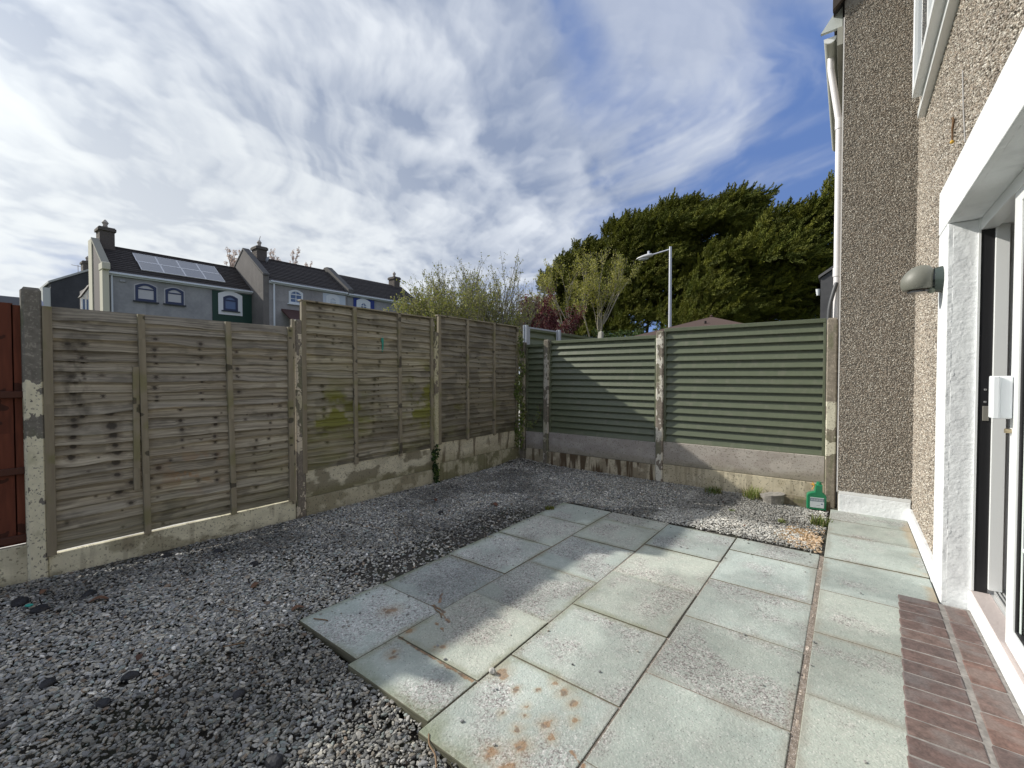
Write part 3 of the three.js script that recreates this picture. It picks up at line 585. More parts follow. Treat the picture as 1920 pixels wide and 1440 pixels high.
// ---------------------------------------------------------------- the pebble dashed house on the right
const white = (() => {
  const b = numTex(512, 512, (u, v) => 0.5 * fbm(u * 10, v * 10, 4) + 0.42 * fbm(u * 44, v * 44, 3) + 0.22 * sstep(0.66, 0.86, fbm(u * 22 + 9, v * 22, 3)));
  const c = colTex(256, 256, (u, v) => { const n = fbm(u * 7, v * 7, 4); return mix3([0.80, 0.82, 0.83], [0.70, 0.72, 0.73], sstep(0.5, 0.8, n)); });
  return mat([1, 1, 1], 0.7, { map: c, bumpMap: b, bumpScale: 0.007 });
})();
const upvc = mat([0.82, 0.84, 0.84], 0.28);
const dashBase = colTex(512, 512, (u, v) => { const n = fbm(u * 70, v * 70, 3), m = fbm(u * 8, v * 8, 3); return scl(mix3([0.17, 0.155, 0.135], [0.34, 0.315, 0.27], n), 0.85 + 0.3 * m); });
const dashM = mat([1, 1, 1], 0.95, { map: dashBase, bumpMap: dashBase, bumpScale: 0.006 });
const glass = new THREE.MeshPhysicalMaterial({ color: rgb(0.92, 0.95, 0.95), roughness: 0.02, transmission: 1, thickness: 0, ior: 1.5, specularIntensity: 1 });
const house = thing('house', 'pebble dashed house with white door surround and sliding door along the right edge', 'house', [0.51, 0, -3]);
{
  const H = (x0, x1, y0, y1, z0, z1, r = 0) => bx(x0 - 0.51, x1 - 0.51, y0, y1, z0 + 3, z1 + 3, r);
  const TOP = 5.75;
  part('wall', [H(0.512, 0.80, -0.1, TOP, -5.86, -4.235), H(0.512, 0.80, 2.70, TOP, -4.234, 2.2), H(0.512, 0.80, -0.1, 2.699, -1.06, 2.2)], dashM, house);
  // two storey return with its gable towards the yard
  const gx0 = -0.085, gx1 = 4.2;
  const gable = prism([[gx0, -0.1], [gx1, -0.1], [gx1, 5.0], [2.05, 7.55], [gx0, 5.37]], -9.2, -5.86, 'z'); gable.translate(-0.51, 0, 3); boxUV(gable);
  part('return_wall', gable, dashM, house);
  part('corner_bead', H(-0.093, -0.083, 0.2, 5.2, -5.868, -5.855), mat([0.72, 0.70, 0.68], 0.6), house);
  // white painted plinths
  part('plinth', [H(-0.075, 0.50, -0.05, 0.185, -5.859, -5.822, 0.008), H(0.478, 0.5115, -0.05, 0.125, -5.862, -4.236, 0.008)], white, house);
  part('plinth_splay', prism([[-5.859, 0.215], [-5.824, 0.186], [-5.859, 0.186]], -0.075, 0.50, 'x').translate(-0.51, 0, 3), mat([0.50, 0.51, 0.50], 0.9), house);
  // smooth white surround of the door
  part('door_surround', [H(0.482, 0.80, -0.05, 2.405, -4.234, -3.90, 0.008), H(0.482, 0.80, -0.05, 2.405, -1.40, -1.061, 0.008)], white, house);
  part('lintel', H(0.480, 0.80, 2.406, 2.70, -4.236, -1.06, 0.008), white, house);
  part('sill', [H(0.606, 0.70, -0.05, 0.105, -3.899, -1.401, 0.006)], white, house);
  part('sill_top', H(0.618, 0.70, 0.104, 0.112, -3.898, -1.402), mat([0.50, 0.44, 0.42], 0.9, { bumpMap: grain, bumpScale: 0.003 }), house);

  // sliding door: fixed frame, track, leaf
  const door = new THREE.Group(); door.name = 'sliding_door'; house.add(door); door.position.set(0.64 - 0.51, 0, 0);
  const D = (x0, x1, y0, y1, z0, z1, r = 0) => bx(x0 - 0.64, x1 - 0.64, y0, y1, z0 + 3, z1 + 3, r);
  const black = mat([0.012, 0.012, 0.014], 0.5);
  part('frame', [D(0.628, 0.70, 2.335, 2.404, -3.898, -1.402, 0.003), D(0.702, 0.77, 2.350, 2.404, -3.898, -1.402, 0.003), D(0.688, 0.748, 0.14, 2.349, -3.898, -3.872, 0.003), D(0.618, 0.629, 0.113, 2.404, -3.899, -3.884)], upvc, door);
  part('weather_strip', D(0.630, 0.687, 0.113, 2.334, -3.898, -3.888), black, door);
  part('lock_keep', [D(0.650, 0.676, 1.17, 1.26, -3.889, -3.882, 0.002)], mat([0.45, 0.43, 0.38], 0.4, { metalness: 0.6 }), door);
  for (const y of [1.285, 1.36]) part('screw', bx(0.66 - 0.64 - 0.006, 0.66 - 0.64 + 0.006, y - 0.006, y + 0.006, -3.8885 + 3, -3.883 + 3, 0.003), mat([0.6, 0.6, 0.6], 0.3, { metalness: 0.8 }), door);
  const tr = []; for (let i = 0; i < 4; i++) tr.push(D(0.712 + i * 0.018, 0.720 + i * 0.018, 0.115, 0.142, -3.87, -1.402, 0.002));
  part('track', [D(0.701, 0.79, 0.06, 0.118, -3.87, -1.402), ...tr], mat([0.62, 0.63, 0.63], 0.35, { metalness: 0.5 }), door);
  const rim = (y0, y1, z0, z1, w, x0, x1) => [D(x0, x1, y0, y1, z0, z0 + w, 0.006), D(x0, x1, y0, y1, z1 - w, z1, 0.006), D(x0, x1, y0, y0 + w, z0 + w, z1 - w, 0.006), D(x0, x1, y1 - w, y1, z0 + w, z1 - w, 0.006)];
  const z0 = -3.225, z1 = -1.42, yb = 0.115, yt = 2.37;
  part('leaf_frame', rim(yb, yt, z0, z1, 0.10, 0.634, 0.684), upvc, door);
  part('gasket', rim(yb + 0.098, yt - 0.098, z0 + 0.098, z1 - 0.098, 0.014, 0.645, 0.672), black, door);
  part('pane', D(0.664, 0.666, yb + 0.10, yt - 0.10, z0 + 0.10, z1 - 0.10), glass, door);
  const gb = [D(0.655, 0.661, yb + 0.112, yt - 0.112, z0 + 0.125, z0 + 0.139, 0.002)];
  for (const y of [0.62, 1.10, 1.62, 2.0]) gb.push(D(0.655, 0.6605, y, y + 0.016, z0 + 0.139, z1 - 0.112, 0.002));
  part('glazing_bar', gb, mat([0.72, 0.80, 0.76], 0.3), door);
  part('handle', [D(0.560, 0.586, 1.235, 1.445, z0 - 0.005, z0 + 0.075, 0.006), D(0.586, 0.633, 1.235, 1.445, z0 + 0.002, z0 + 0.055, 0.008)], mat([0.80, 0.83, 0.86], 0.25), door);
  part('cylinder_lock', new THREE.CylinderGeometry(0.011, 0.011, 0.03, 12).rotateZ(Q).translate(0.626 - 0.64, 1.175, z0 + 3 + 0.03), mat([0.5, 0.42, 0.28], 0.35, { metalness: 0.8 }), door);
  // the room behind
  part('room', [H(3.2, 3.3, -0.1, 2.6, -5.8, -0.6), H(0.80, 3.2, -0.12, 0.06, -5.8, -0.6), H(0.80, 3.2, 2.6, 2.7, -5.8, -0.6), H(0.801, 3.2, 0.06, 2.6, -4.3, -4.2), H(0.801, 3.2, 0.06, 2.6, -0.7, -0.6)], mat([0.20, 0.155, 0.125], 0.9), house);
  part('skirting', H(0.82, 3.2, 0.06, 0.18, -4.2, -4.18), upvc, house);
  part('curtain', (() => { const s = []; for (let i = 0; i <= 60; i++) s.push([0.86 + 0.035 * Math.sin(i * 0.9) + 0.01 * Math.sin(i * 2.3), -2.55 + i * 0.018]); const b = s.map(([x, z]) => [x + 0.006, z]).reverse(); return prism([...s, ...b], 0.08, 2.4, 'y').translate(-0.51, 0, 3); })(), mat([0.13, 0.085, 0.07], 0.95), house);

  // upper window box above the door
  const win = new THREE.Group(); win.name = 'upper_window'; house.add(win);
  part('sill', H(0.455, 0.53, 3.735, 3.80, -5.36, -2.2, 0.004), upvc, win);
  part('frame', [H(0.395, 0.454, 3.86, 5.3, -5.09, -5.02, 0.004), H(0.395, 0.512, 3.80, 3.86, -5.09, -2.3, 0.004), H(0.395, 0.512, 5.0, 5.06, -5.02, -2.3), H(0.395, 0.452, 3.86, 5.0, -4.2, -4.13)], upvc, win);
  part('side_panel', H(0.453, 0.513, 3.861, 5.06, -5.088, -5.03), upvc, win);
  part('pane', H(0.42, 0.424, 3.86, 5.0, -5.02, -2.3), mat([0.10, 0.12, 0.14], 0.03), win);

  // roof edges of the return
  const brown = mat([0.055, 0.042, 0.034], 0.8), roofM = mat([0.06, 0.055, 0.055], 0.85);
  const rake = (o, z0, z1, m, nm) => { const sl = (7.55 - 5.37) / (2.05 - gx0), x0 = gx0 - 0.10, y0 = 5.37 - 0.10 * sl; part(nm, prism([[x0, y0 + o[0]], [2.05, 7.55 + o[0]], [2.05, 7.55 + o[1]], [x0, y0 + o[1]]], z0, z1, 'z').translate(-0.51, 0, 3), m, house); };
  rake([0.02, 0.24], -5.859, -5.80, brown, 'bargeboard'); rake([0.10, 0.20], -9.3, -5.86, roofM, 'roof');
  const main = prism([[0.25, 5.62], [0.25, 5.78], [4.4, 8.6], [4.4, 8.4]], -5.85, 2.4, 'z').translate(-0.51, 0, 3); part('main_roof', main, roofM, house);
  // gutter and downpipe down the outer corner
  const gutM = mat([0.50, 0.51, 0.46], 0.5);
  const gs = []; for (let i = 0; i <= 10; i++) { const a = Math.PI + i / 10 * Math.PI; gs.push([-0.215 + 0.058 * Math.cos(a), 5.20 + 0.062 * Math.sin(a)]); }
  for (let i = 10; i >= 0; i--) { const a = Math.PI + i / 10 * Math.PI; gs.push([-0.215 + 0.052 * Math.cos(a), 5.203 + 0.056 * Math.sin(a)]); }
  part('gutter', prism(gs, -9.1, -6.12, 'z').translate(-0.51, 0, 3), gutM, house);
  part('gutter_end', prism(gs.slice(0, 11), -6.12, -6.105, 'z').translate(-0.51, 0, 3), upvc, house);
  part('fascia', H(-0.150, -0.10, 5.05, 5.24, -9.1, -6.05), mat([0.34, 0.34, 0.30], 0.6), house);
  part('lead_flashing', prism([[-0.30, 5.24], [-0.105, 5.24], [-0.105, 5.52]], -6.09, -6.05, 'z').translate(-0.51, 0, 3), mat([0.58, 0.62, 0.60], 0.4), house);
  const dp = [[-0.215, 5.15, -6.42], [-0.215, 5.02, -6.42], [-0.145, 4.50, -6.42], [-0.128, 4.36, -6.42], [-0.128, 3.0, -6.42], [-0.128, -0.1, -6.42]].map(([x, y, z]) => V(x - 0.51, y, z + 3));
  part('downpipe', [bar(dp[0], dp[1], 0.034, 0.034, 12), bar(dp[1], dp[2], 0.034, 0.034, 12), bar(dp[2], dp[3], 0.034, 0.034, 12), bar(dp[3], dp[5], 0.034, 0.034, 12)], mat([0.78, 0.76, 0.77], 0.35), house);
  part('pipe_socket', [0, 1].map(i => bar(V(-0.128 - 0.51, [4.30, 2.60][i], -3.42), V(-0.128 - 0.51, [4.42, 2.70][i], -3.42), 0.041, 0.041, 12)), mat([0.76, 0.75, 0.75], 0.35), house);
  part('waste_hose', tube([V(-0.13, 2.52, -6.37), V(-0.155, 2.42, -6.36), V(-0.19, 2.25, -6.36), V(-0.20, 2.05, -6.36), V(-0.20, 1.6, -6.36)].map(p => p.add(V(-0.51, 0, 3))), 0.021, 20, 8), mat([0.075, 0.078, 0.085], 0.5), house);

  // thrown stone chips of the dash, as real chips on the two faces in view
  reseed(404);
  const chip = new THREE.IcosahedronGeometry(1, 0); { const p = chip.attributes.position; for (let i = 0; i < p.count; i++) { const x = p.getX(i), y = p.getY(i), z = p.getZ(i), k = 1 + 0.5 * (vn(x * 3 + 7, y * 3 + z * 5 + 9) - 0.5); p.setXYZ(i, x * k, y * k, z * k); } chip.computeVertexNormals(); }
  const tones = [[0.41, 0.368, 0.308], [0.29, 0.248, 0.20], [0.56, 0.52, 0.45], [0.20, 0.168, 0.135], [0.68, 0.65, 0.585], [0.34, 0.293, 0.25], [0.115, 0.098, 0.083], [0.43, 0.358, 0.285]];
  const wt = [16, 15, 13, 11, 6, 12, 5, 10], tt = wt.reduce((a, b) => a + b);
  const tone = () => { let r = rnd() * tt; for (let i = 0; i < wt.length; i++) { r -= wt[i]; if (r < 0) return tones[i]; } return tones[0]; };
  const A = [[], []], B = [[], []];
  const put = (L, x, y, z, dark) => { const s = rr(0.0032, 0.0068); L[0].push(M4(V(x - 0.51, y, z + 3), E(rr(0, 6), rr(0, 6), rr(0, 6)), V(s * rr(0.8, 1.3), s * rr(0.6, 1), s * rr(0.8, 1.2)))); const c = tone(), w = rr(0.85, 1.15) * dark * (0.86 + 0.28 * fbm(x * 2 + z * 2 + 7, y * 0.7 + 3, 4)); L[1].push(rgb(c[0] * w, c[1] * w, c[2] * w)); };
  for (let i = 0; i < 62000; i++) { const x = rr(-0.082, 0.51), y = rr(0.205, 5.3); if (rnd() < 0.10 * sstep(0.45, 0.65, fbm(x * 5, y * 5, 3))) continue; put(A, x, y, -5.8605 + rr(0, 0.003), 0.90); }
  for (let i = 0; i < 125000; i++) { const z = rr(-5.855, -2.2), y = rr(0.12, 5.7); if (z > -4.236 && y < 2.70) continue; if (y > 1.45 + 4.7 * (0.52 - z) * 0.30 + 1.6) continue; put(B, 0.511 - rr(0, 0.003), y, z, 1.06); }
  const cm = mat([1, 1, 1], 0.75);
  copies('stone_chips', chip, cm, A[0], A[1], house); copies('stone_chips', chip, cm, B[0], B[1], house);
}
{ // bulkhead lamp on the white surround
  const o = thing('wall_lamp', 'grey green egg shaped outdoor lamp on the white door surround', 'wall lamp', [0.482, 2.085, -4.07]);
  const g1 = mat([0.155, 0.157, 0.132], 0.5), bk = mat([0.02, 0.026, 0.026], 0.25), chrome = mat([0.6, 0.62, 0.62], 0.15, { metalness: 0.9 });
  // hood: half egg drooping away from the wall
  const egg = new THREE.SphereGeometry(1, 40, 28); const p = egg.attributes.position;
  for (let i = 0; i < p.count; i++) { let x = p.getX(i), y = p.getY(i), z = p.getZ(i); const k = 0.5 + 0.5 * x; /* x: -1 tip .. 1 wall */ const r = 0.86 + 0.24 * k; y = y < -0.55 ? -0.55 - (y + 0.55) * 0.08 : y; p.setXYZ(i, -0.118 + x * 0.092, y * 0.108 * r + 0.020 * k - 0.010, z * 0.088 * r); }
  egg.computeVertexNormals(); part('hood', egg, g1, o);
  const base = new THREE.CylinderGeometry(0.078, 0.088, 0.04, 32); base.rotateZ(Q); base.translate(-0.021, 0, 0); part('back_plate', base, mat([0.045, 0.06, 0.054], 0.3), o);
  const neck = new THREE.CylinderGeometry(0.060, 0.070, 0.03, 28); neck.rotateZ(Q); neck.translate(-0.052, 0, 0); part('neck', neck, bk, o);
  part('bracket', new THREE.SphereGeometry(0.022, 16, 10).translate(-0.055, -0.07, 0.03), mat([0.14, 0.155, 0.12], 0.35), o);
  part('screw', new THREE.SphereGeometry(0.008, 12, 8).translate(-0.066, 0.055, 0.045), chrome, o);
  const lens = new THREE.CylinderGeometry(1, 1, 0.012, 32); lens.scale(0.066, 1, 0.058); lens.translate(-0.108, -0.072, 0); part('lens', lens, mat([0.05, 0.052, 0.055], 0.12), o);
  tag(part('cable', tube([V(0.508, 2.02, -4.262), V(0.505, 1.95, -4.258), V(0.507, 1.88, -4.264), V(0.505, 1.80, -4.258)], 0.0022, 16, 5), mat([0.10, 0.09, 0.085], 0.7), scene), 'thin dark wire hanging below the outdoor lamp', 'wire');
  tag(part('cable', tube([V(0.503, 3.22, -3.66), V(0.503, 3.1, -3.64), V(0.502, 2.95, -3.60), V(0.503, 2.76, -3.545)], 0.004, 20, 6), mat([0.30, 0.29, 0.28], 0.6), scene), 'grey cable running down the pebble dash to the top of the door surround', 'cable');
  const hk = thing('wall_hook', 'rusty wire hook with a yellow tip hanging on the pebble dash above the lintel', 'hook', [0.5, 3.0, -3.9]);
  part('hook', [tube([V(0, 0.05, -0.03), V(-0.006, 0.06, 0.004), V(-0.004, 0.03, 0.03), V(-0.005, -0.02, 0.004), V(-0.004, -0.06, 0.0)], 0.0055, 20, 6), tube([V(0, 0.05, -0.012), V(-0.005, 0.0, -0.008), V(-0.004, -0.06, 0.0), V(-0.006, -0.085, 0.004)], 0.0055, 20, 6)], mat([0.13, 0.07, 0.03], 0.8), hk);
  part('tip', new THREE.SphereGeometry(0.011, 10, 8).translate(-0.006, -0.09, 0.004), mat([0.55, 0.33, 0.04], 0.6), hk);
}

// ---------------------------------------------------------------- terrace beyond the wooden fence
const renderT = s => colTex(256, 256, (u, v) => { const n = fbm(u * 9 + s, v * 9, 5), f = fbm(u * 70, v * 70 + s, 2), d = fbm(u * 22 + s, v * 3, 3); return scl(mix3([0.20, 0.205, 0.22], [0.42, 0.42, 0.43], 0.6 * n + 0.3 * f + 0.35 * (d - 0.3)), 0.95); });
const farWall = mat([1, 1, 1], 0.95, { map: rep(renderT(1), 0.14, 0.14) }), farWall2 = mat([1.0, 0.96, 0.93], 0.95, { map: rep(renderT(5), 0.16, 0.16) });
const slateT = colTex(256, 256, (u, v) => scl(mix3([0.022, 0.017, 0.016], [0.052, 0.043, 0.040], fbm(u * 30, v * 20, 3)), 0.8 + 0.4 * h2(Math.floor(u * 32), Math.floor(v * 16))));
const slate = [1, 0.82, 1.2].map(k => mat([k, k, k], 0.8, { map: slateT }));
const trimW = mat([0.66, 0.70, 0.74], 0.5), navy = mat([0.016, 0.030, 0.090], 0.4), farGlass = mat([0.10, 0.16, 0.31], 0.4), sillD = mat([0.03, 0.035, 0.05], 0.6);
const stone = mat([0.36, 0.34, 0.31], 0.9, { map: renderT(9) }), darkStack = mat([0.115, 0.098, 0.086], 0.95, { bumpMap: grain, bumpScale: 0.02 }), clay = mat([0.42, 0.37, 0.33], 0.8);
// roof slope in courses of tiles, from the eave line up to the ridge; each course a part
function roofSlope(parent, xe, ye, xr, yr, z0, z1, n, over = 0.18) {
  const dx = (xr - xe) / n, dy = (yr - ye) / n, sgn = Math.sign(xr - xe);
  for (let i = 0; i < n; i++) {
    const xa = xe + dx * i - (i === 0 ? sgn * over : 0), ya = ye + dy * i - (i === 0 ? dy / Math.abs(dx) * over : 0), xb = xe + dx * (i + 1), yb = ye + dy * (i + 1);
    const g = prism([[xa - sgn * 0.03, ya + 0.055], [xb, yb + 0.02], [xb, yb - 0.03], [xa - sgn * 0.03, ya + 0.005]], z0, z1, 'z'); boxUV(g, 0.5, i * 0.13, i * 0.31);
    part('tile_course', g, slate[(i * 7) % 3], parent);
  }
}
function arch(z0, z1, y0, y1, rise) { const o = [[z0, y0], [z1, y0], [z1, y1 - rise]]; const N = 8; for (let i = 1; i < N; i++) { const t = i / N; o.push([z1 + (z0 - z1) * t, y1 - rise + rise * Math.sin(Math.PI * t)]); } o.push([z0, y1 - rise]); return o; }
function ring(outer, inner, x0, x1) { const s = new THREE.Shape(outer.map(p => new THREE.Vector2(...p))); s.holes.push(new THREE.Path(inner.map(p => new THREE.Vector2(...p)))); const g = new THREE.ExtrudeGeometry(s, { depth: x1 - x0, bevelEnabled: false }); g.rotateY(-Q); g.scale(1, 1, 1); g.translate(x1, 0, 0); return boxUV(g); }
// arched window in a wall facing +x at x = X. outline is in (z, y)
function archWindow(parent, X, z0, z1, y0, y1, frameM, surroundM, sw, bars) {
  const w = new THREE.Group(); w.name = 'window'; parent.add(w);
  const rise = 0.16, f = 0.12;
  const A = arch(z0, z1, y0, y1, rise), I = arch(z0 + f, z1 - f, y0 + f, y1 - f, rise);
  part('frame', ring(A, I, X - 0.02, X + 0.05), frameM, w);
  part('transom', bx(X - 0.01, X + 0.045, y1 - 0.36, y1 - 0.29, z0 + f, z1 - f), frameM, w);
  part('pane', prism(I, X - 0.02, X + 0.012, 'x'), farGlass, w);
  if (surroundM) part('surround', ring(arch(z0 - sw, z1 + sw, y0 - sw, y1 + sw, rise + 0.04), A, X - 0.02, X + 0.04), surroundM, w);
  part('sill', bx(X - 0.02, X + 0.12, y0 - 0.07, y0, z0 - 0.1, z1 + 0.1), surroundM && !bars ? sillD : (bars ? trimW : sillD), w);
  if (bars) part('glazing_bar', [bx(X, X + 0.035, y0 + f, y1 - 0.06, (z0 + z1) / 2 - 0.02, (z0 + z1) / 2 + 0.02), bx(X, X + 0.034, (y0 + y1) / 2 - 0.16, (y0 + y1) / 2 - 0.12, z0 + f, z1 - f)], frameM, w);
  return w;
}
function chimney(parent, x0, x1, z0, z1, y0, y1, pots = 1) {
  const c = new THREE.Group(); c.name = 'chimney'; parent.add(c);
  part('stack', bx(x0, x1, y0, y1 - 0.22, z0, z1), darkStack, c);
  part('cap', [bx(x0 - 0.07, x1 + 0.07, y1 - 0.22, y1 - 0.05, z0 - 0.07, z1 + 0.07, 0.02), bx(x0 - 0.02, x1 + 0.02, y1 - 0.05, y1, z0 - 0.02, z1 + 0.02)], darkStack, c);
  for (let i = 0; i < pots; i++) { const z = (z0 + z1) / 2 + (i - (pots - 1) / 2) * 0.3; const g = new THREE.LatheGeometry([[0.001, 0], [0.12, 0], [0.10, 0.22], [0.13, 0.26], [0.13, 0.30], [0.16, 0.32], [0.05, 0.48], [0.001, 0.52]].map(p => new THREE.Vector2(...p)), 14); g.translate((x0 + x1) / 2, y1, z); part('chimney_pot', g, clay, c); }
  return c;
}
{ // house with the solar panels
  const o = thing('terraced_house', 'grey rendered house with solar panels, navy arched windows and a dark green end bay', 'house', [0, 0, 0]);
  part('wall', [bx(-33.9, -31, -0.1, 6.86, -12.78, -5.58)], farWall, o);
  part('green_bay', bx(-31.0, -30.96, -0.1, 6.64, -12.74, -10.36), mat([0.010, 0.045, 0.032], 0.6), o);
  roofSlope(o, -31, 6.92, -33.5, 8.72, -12.78, -5.62, 13); part('back_wall', bx(-33.9, -33.55, 6.861, 8.60, -12.78, -5.58), farWall, o);
  part('ridge', bx(-33.6, -33.4, 8.70, 8.80, -12.78, -5.62, 0.03), slate[2], o);
  part('eave', [bx(-30.99, -30.86, 6.70, 6.90, -12.76, -5.58), bx(-30.86, -30.74, 6.76, 6.86, -12.76, -5.58, 0.03)], trimW, o);
  part('downpipe', bx(-30.98, -30.90, 0, 6.75, -5.78, -5.69, 0.02), trimW, o);
  part('gable_fin', prism([[-30.7, 0], [-30.7, 7.05], [-33.1, 8.85], [-33.9, 8.95], [-33.9, 0]], -5.575, -5.37, 'z'), mat([0.155, 0.135, 0.13], 0.9), o);
  part('quoin_strip', [bx(-31.3, -30.66, 0, 7.06, -5.58, -5.32), bx(-31.35, -30.50, 6.9, 7.28, -5.62, -5.29, 0.05), bx(-33.95, -33.1, 0, 8.95, -5.58, -5.32)], mat([0.58, 0.55, 0.44], 0.9), o);
  part('coping', prism([[-30.6, 7.08], [-30.6, 7.22], [-33.1, 9.0], [-33.1, 8.86]], -5.62, -5.30, 'z'), mat([0.30, 0.29, 0.24], 0.9), o);
  chimney(o, -33.95, -33.1, -6.30, -5.66, 8.2, 9.72);
  archWindow(o, -31, -7.62, -6.70, 5.52, 6.50, navy, null, 0, false);
  archWindow(o, -31, -8.90, -8.03, 5.52, 6.46, navy, null, 0, false);
  part('window_band', [ring(arch(-7.67, -6.65, 5.50, 6.55, 0.17), arch(-7.62, -6.70, 5.49, 6.50, 0.16), -31.02, -30.975), ring(arch(-8.95, -7.98, 5.50, 6.51, 0.17), arch(-8.90, -8.03, 5.49, 6.46, 0.16), -31.02, -30.975)], mat([0.50, 0.50, 0.52], 0.8), o);
  archWindow(o, -30.955, -11.76, -10.93, 5.47, 6.44, navy, mat([0.72, 0.74, 0.77], 0.6), 0.26, false);
  const pv = new THREE.MeshPhysicalMaterial({ color: rgb(0.16, 0.165, 0.19), roughness: 0.25, clearcoat: 1, clearcoatRoughness: 0.12 }), pf = mat([0.75, 0.75, 0.76], 0.5);
  const ang = Math.atan2(8.72 - 6.92, 2.5);
  for (let r = 0; r < 2; r++) for (let k = 0; k < 4; k++) {
    const s = new THREE.Group(); s.name = 'solar_panel'; o.add(s);
    const t = 0.30 + r * 0.335, x = -31 - 2.5 * t, y = 6.92 + 1.8 * t + 0.13;
    s.position.set(x, y, -7.58 - k * 1.04 + 0.03 * r); s.rotation.z = -ang;
    part('cell_sheet', bx(-0.47, 0.47, 0.0, 0.016, -0.485, 0.485), pv, s); part('frame', [bx(-0.51, -0.47, -0.02, 0.026, -0.515, 0.515), bx(0.47, 0.51, -0.02, 0.026, -0.515, 0.515), bx(-0.469, 0.469, -0.02, 0.025, -0.515, -0.485), bx(-0.469, 0.469, -0.02, 0.025, 0.485, 0.515)], pf, s);
  }
  part('burglar_alarm', bx(-31, -30.93, 6.42, 6.55, -6.30, -6.05, 0.03), mat([0.35, 0.36, 0.38], 0.6), o);
}
{ // middle house, standing forward
  const o = thing('terraced_house', 'grey house with a pale lit gable in the middle of the terrace', 'house', [0, 0, 0]);
  part('wall', [bx(-35.1, -29.3, -0.1, 7.46, -18.40, -12.95)], farWall2, o);
  part('gable_wall', prism([[-29.3, -0.1], [-29.3, 7.72], [-32.2, 9.78], [-35.1, 7.72], [-35.1, -0.1]], -12.95, -12.6, 'z'), mat([0.52, 0.475, 0.43], 0.95, { map: rep(renderT(12), 0.15, 0.15) }), o);
  part('coping', prism([[-29.22, 7.74], [-29.22, 7.84], [-32.2, 9.92], [-35.2, 7.84], [-35.2, 7.74], [-32.2, 9.80]], -12.97, -12.57, 'z'), stone, o);
  roofSlope(o, -29.3, 7.50, -32.2, 9.44, -18.35, -12.96, 13); roofSlope(o, -35.1, 7.50, -32.2, 9.44, -18.35, -12.96, 4);
  part('ridge', bx(-32.3, -32.1, 9.42, 9.53, -18.35, -12.96, 0.03), slate[2], o);
  part('eave', [bx(-29.29, -29.16, 7.27, 7.48, -18.38, -12.96), bx(-29.16, -29.04, 7.33, 7.43, -18.38, -12.96, 0.03)], trimW, o);
  part('downpipe', bx(-29.28, -29.19, 0, 7.3, -13.28, -13.18, 0.02), trimW, o);
  const ch = chimney(o, -32.6, -31.8, -13.95, -13.3, 8.8, 10.18); 
  part('cowl', bar(V(-32.2, 10.6, -13.6), V(-32.2, 10.95, -13.7), 0.02, 0.02), clay, ch);
  const dish = new THREE.SphereGeometry(0.34, 20, 8, 0, 6.29, 0, 0.8); dish.rotateX(1.2); dish.translate(-31.7, 9.25, -14.15); part('satellite_dish', dish, mat([0.30, 0.31, 0.32], 0.6), o);
  archWindow(o, -29.3, -15.12, -14.18, 6.16, 7.10, trimW, null, 0, true);
  archWindow(o, -29.3, -17.62, -16.95, 6.05, 7.02, trimW, trimW, 0.18, true);
  part('render_panel', bx(-29.31, -29.28, 4.6, 7.2, -18.28, -16.55), mat([0.52, 0.58, 0.66], 0.7), o);
  part('porch_roof', prism([[-29.3, 5.75], [-27.9, 4.9], [-27.9, 4.8], [-29.3, 5.6]], -16.2, -13.7, 'z'), mat([0.07, 0.035, 0.03], 0.9), o);
  part('porch_trim', bx(-27.9, -27.8, 4.72, 4.95, -16.2, -13.7), trimW, o);
}
{ // right hand house
  const o = thing('terraced_house', 'farthest grey terraced house with blue panels beside its white arched window, half behind bushes', 'house', [0, 0, 0]);
  part('wall', bx(-35.1, -29.32, -0.1, 7.44, -25.6, -18.45), farWall, o);
  roofSlope(o, -29.32, 7.46, -32.2, 9.38, -25.6, -18.62, 13); roofSlope(o, -35.1, 7.46, -32.2, 9.38, -25.6, -18.62, 4);
  part('party_parapet', prism([[-29.1, 7.35], [-29.1, 7.72], [-32.0, 9.74], [-32.4, 9.74], [-35.2, 7.6], [-35.2, 7.3]], -18.85, -18.42, 'z'), stone, o);
  part('eave', [bx(-29.31, -29.18, 7.24, 7.45, -25.6, -18.46), bx(-29.18, -29.06, 7.30, 7.40, -25.6, -18.46, 0.03)], trimW, o);
  part('blue_panel', [bx(-29.32, -29.28, 4.6, 7.2, -20.75, -18.95)], mat([0.012, 0.035, 0.22], 0.5), o);
  archWindow(o, -29.275, -20.12, -19.42, 6.0, 6.98, trimW, trimW, 0.24, true);
  chimney(o, -32.6, -31.8, -25.2, -24.6, 8.6, 10.1);
  const lo = thing('terraced_house', 'lower dark roofed house end showing between the bushes at the end of the terrace', 'house', [0, 0, 0]);
  part('wall', bx(-35, -29.4, -0.1, 6.7, -33, -25.62), farWall2, lo); roofSlope(lo, -29.4, 6.72, -32.2, 8.5, -33, -25.62, 8); roofSlope(lo, -35, 6.72, -32.2, 8.5, -33, -25.62, 4);
}
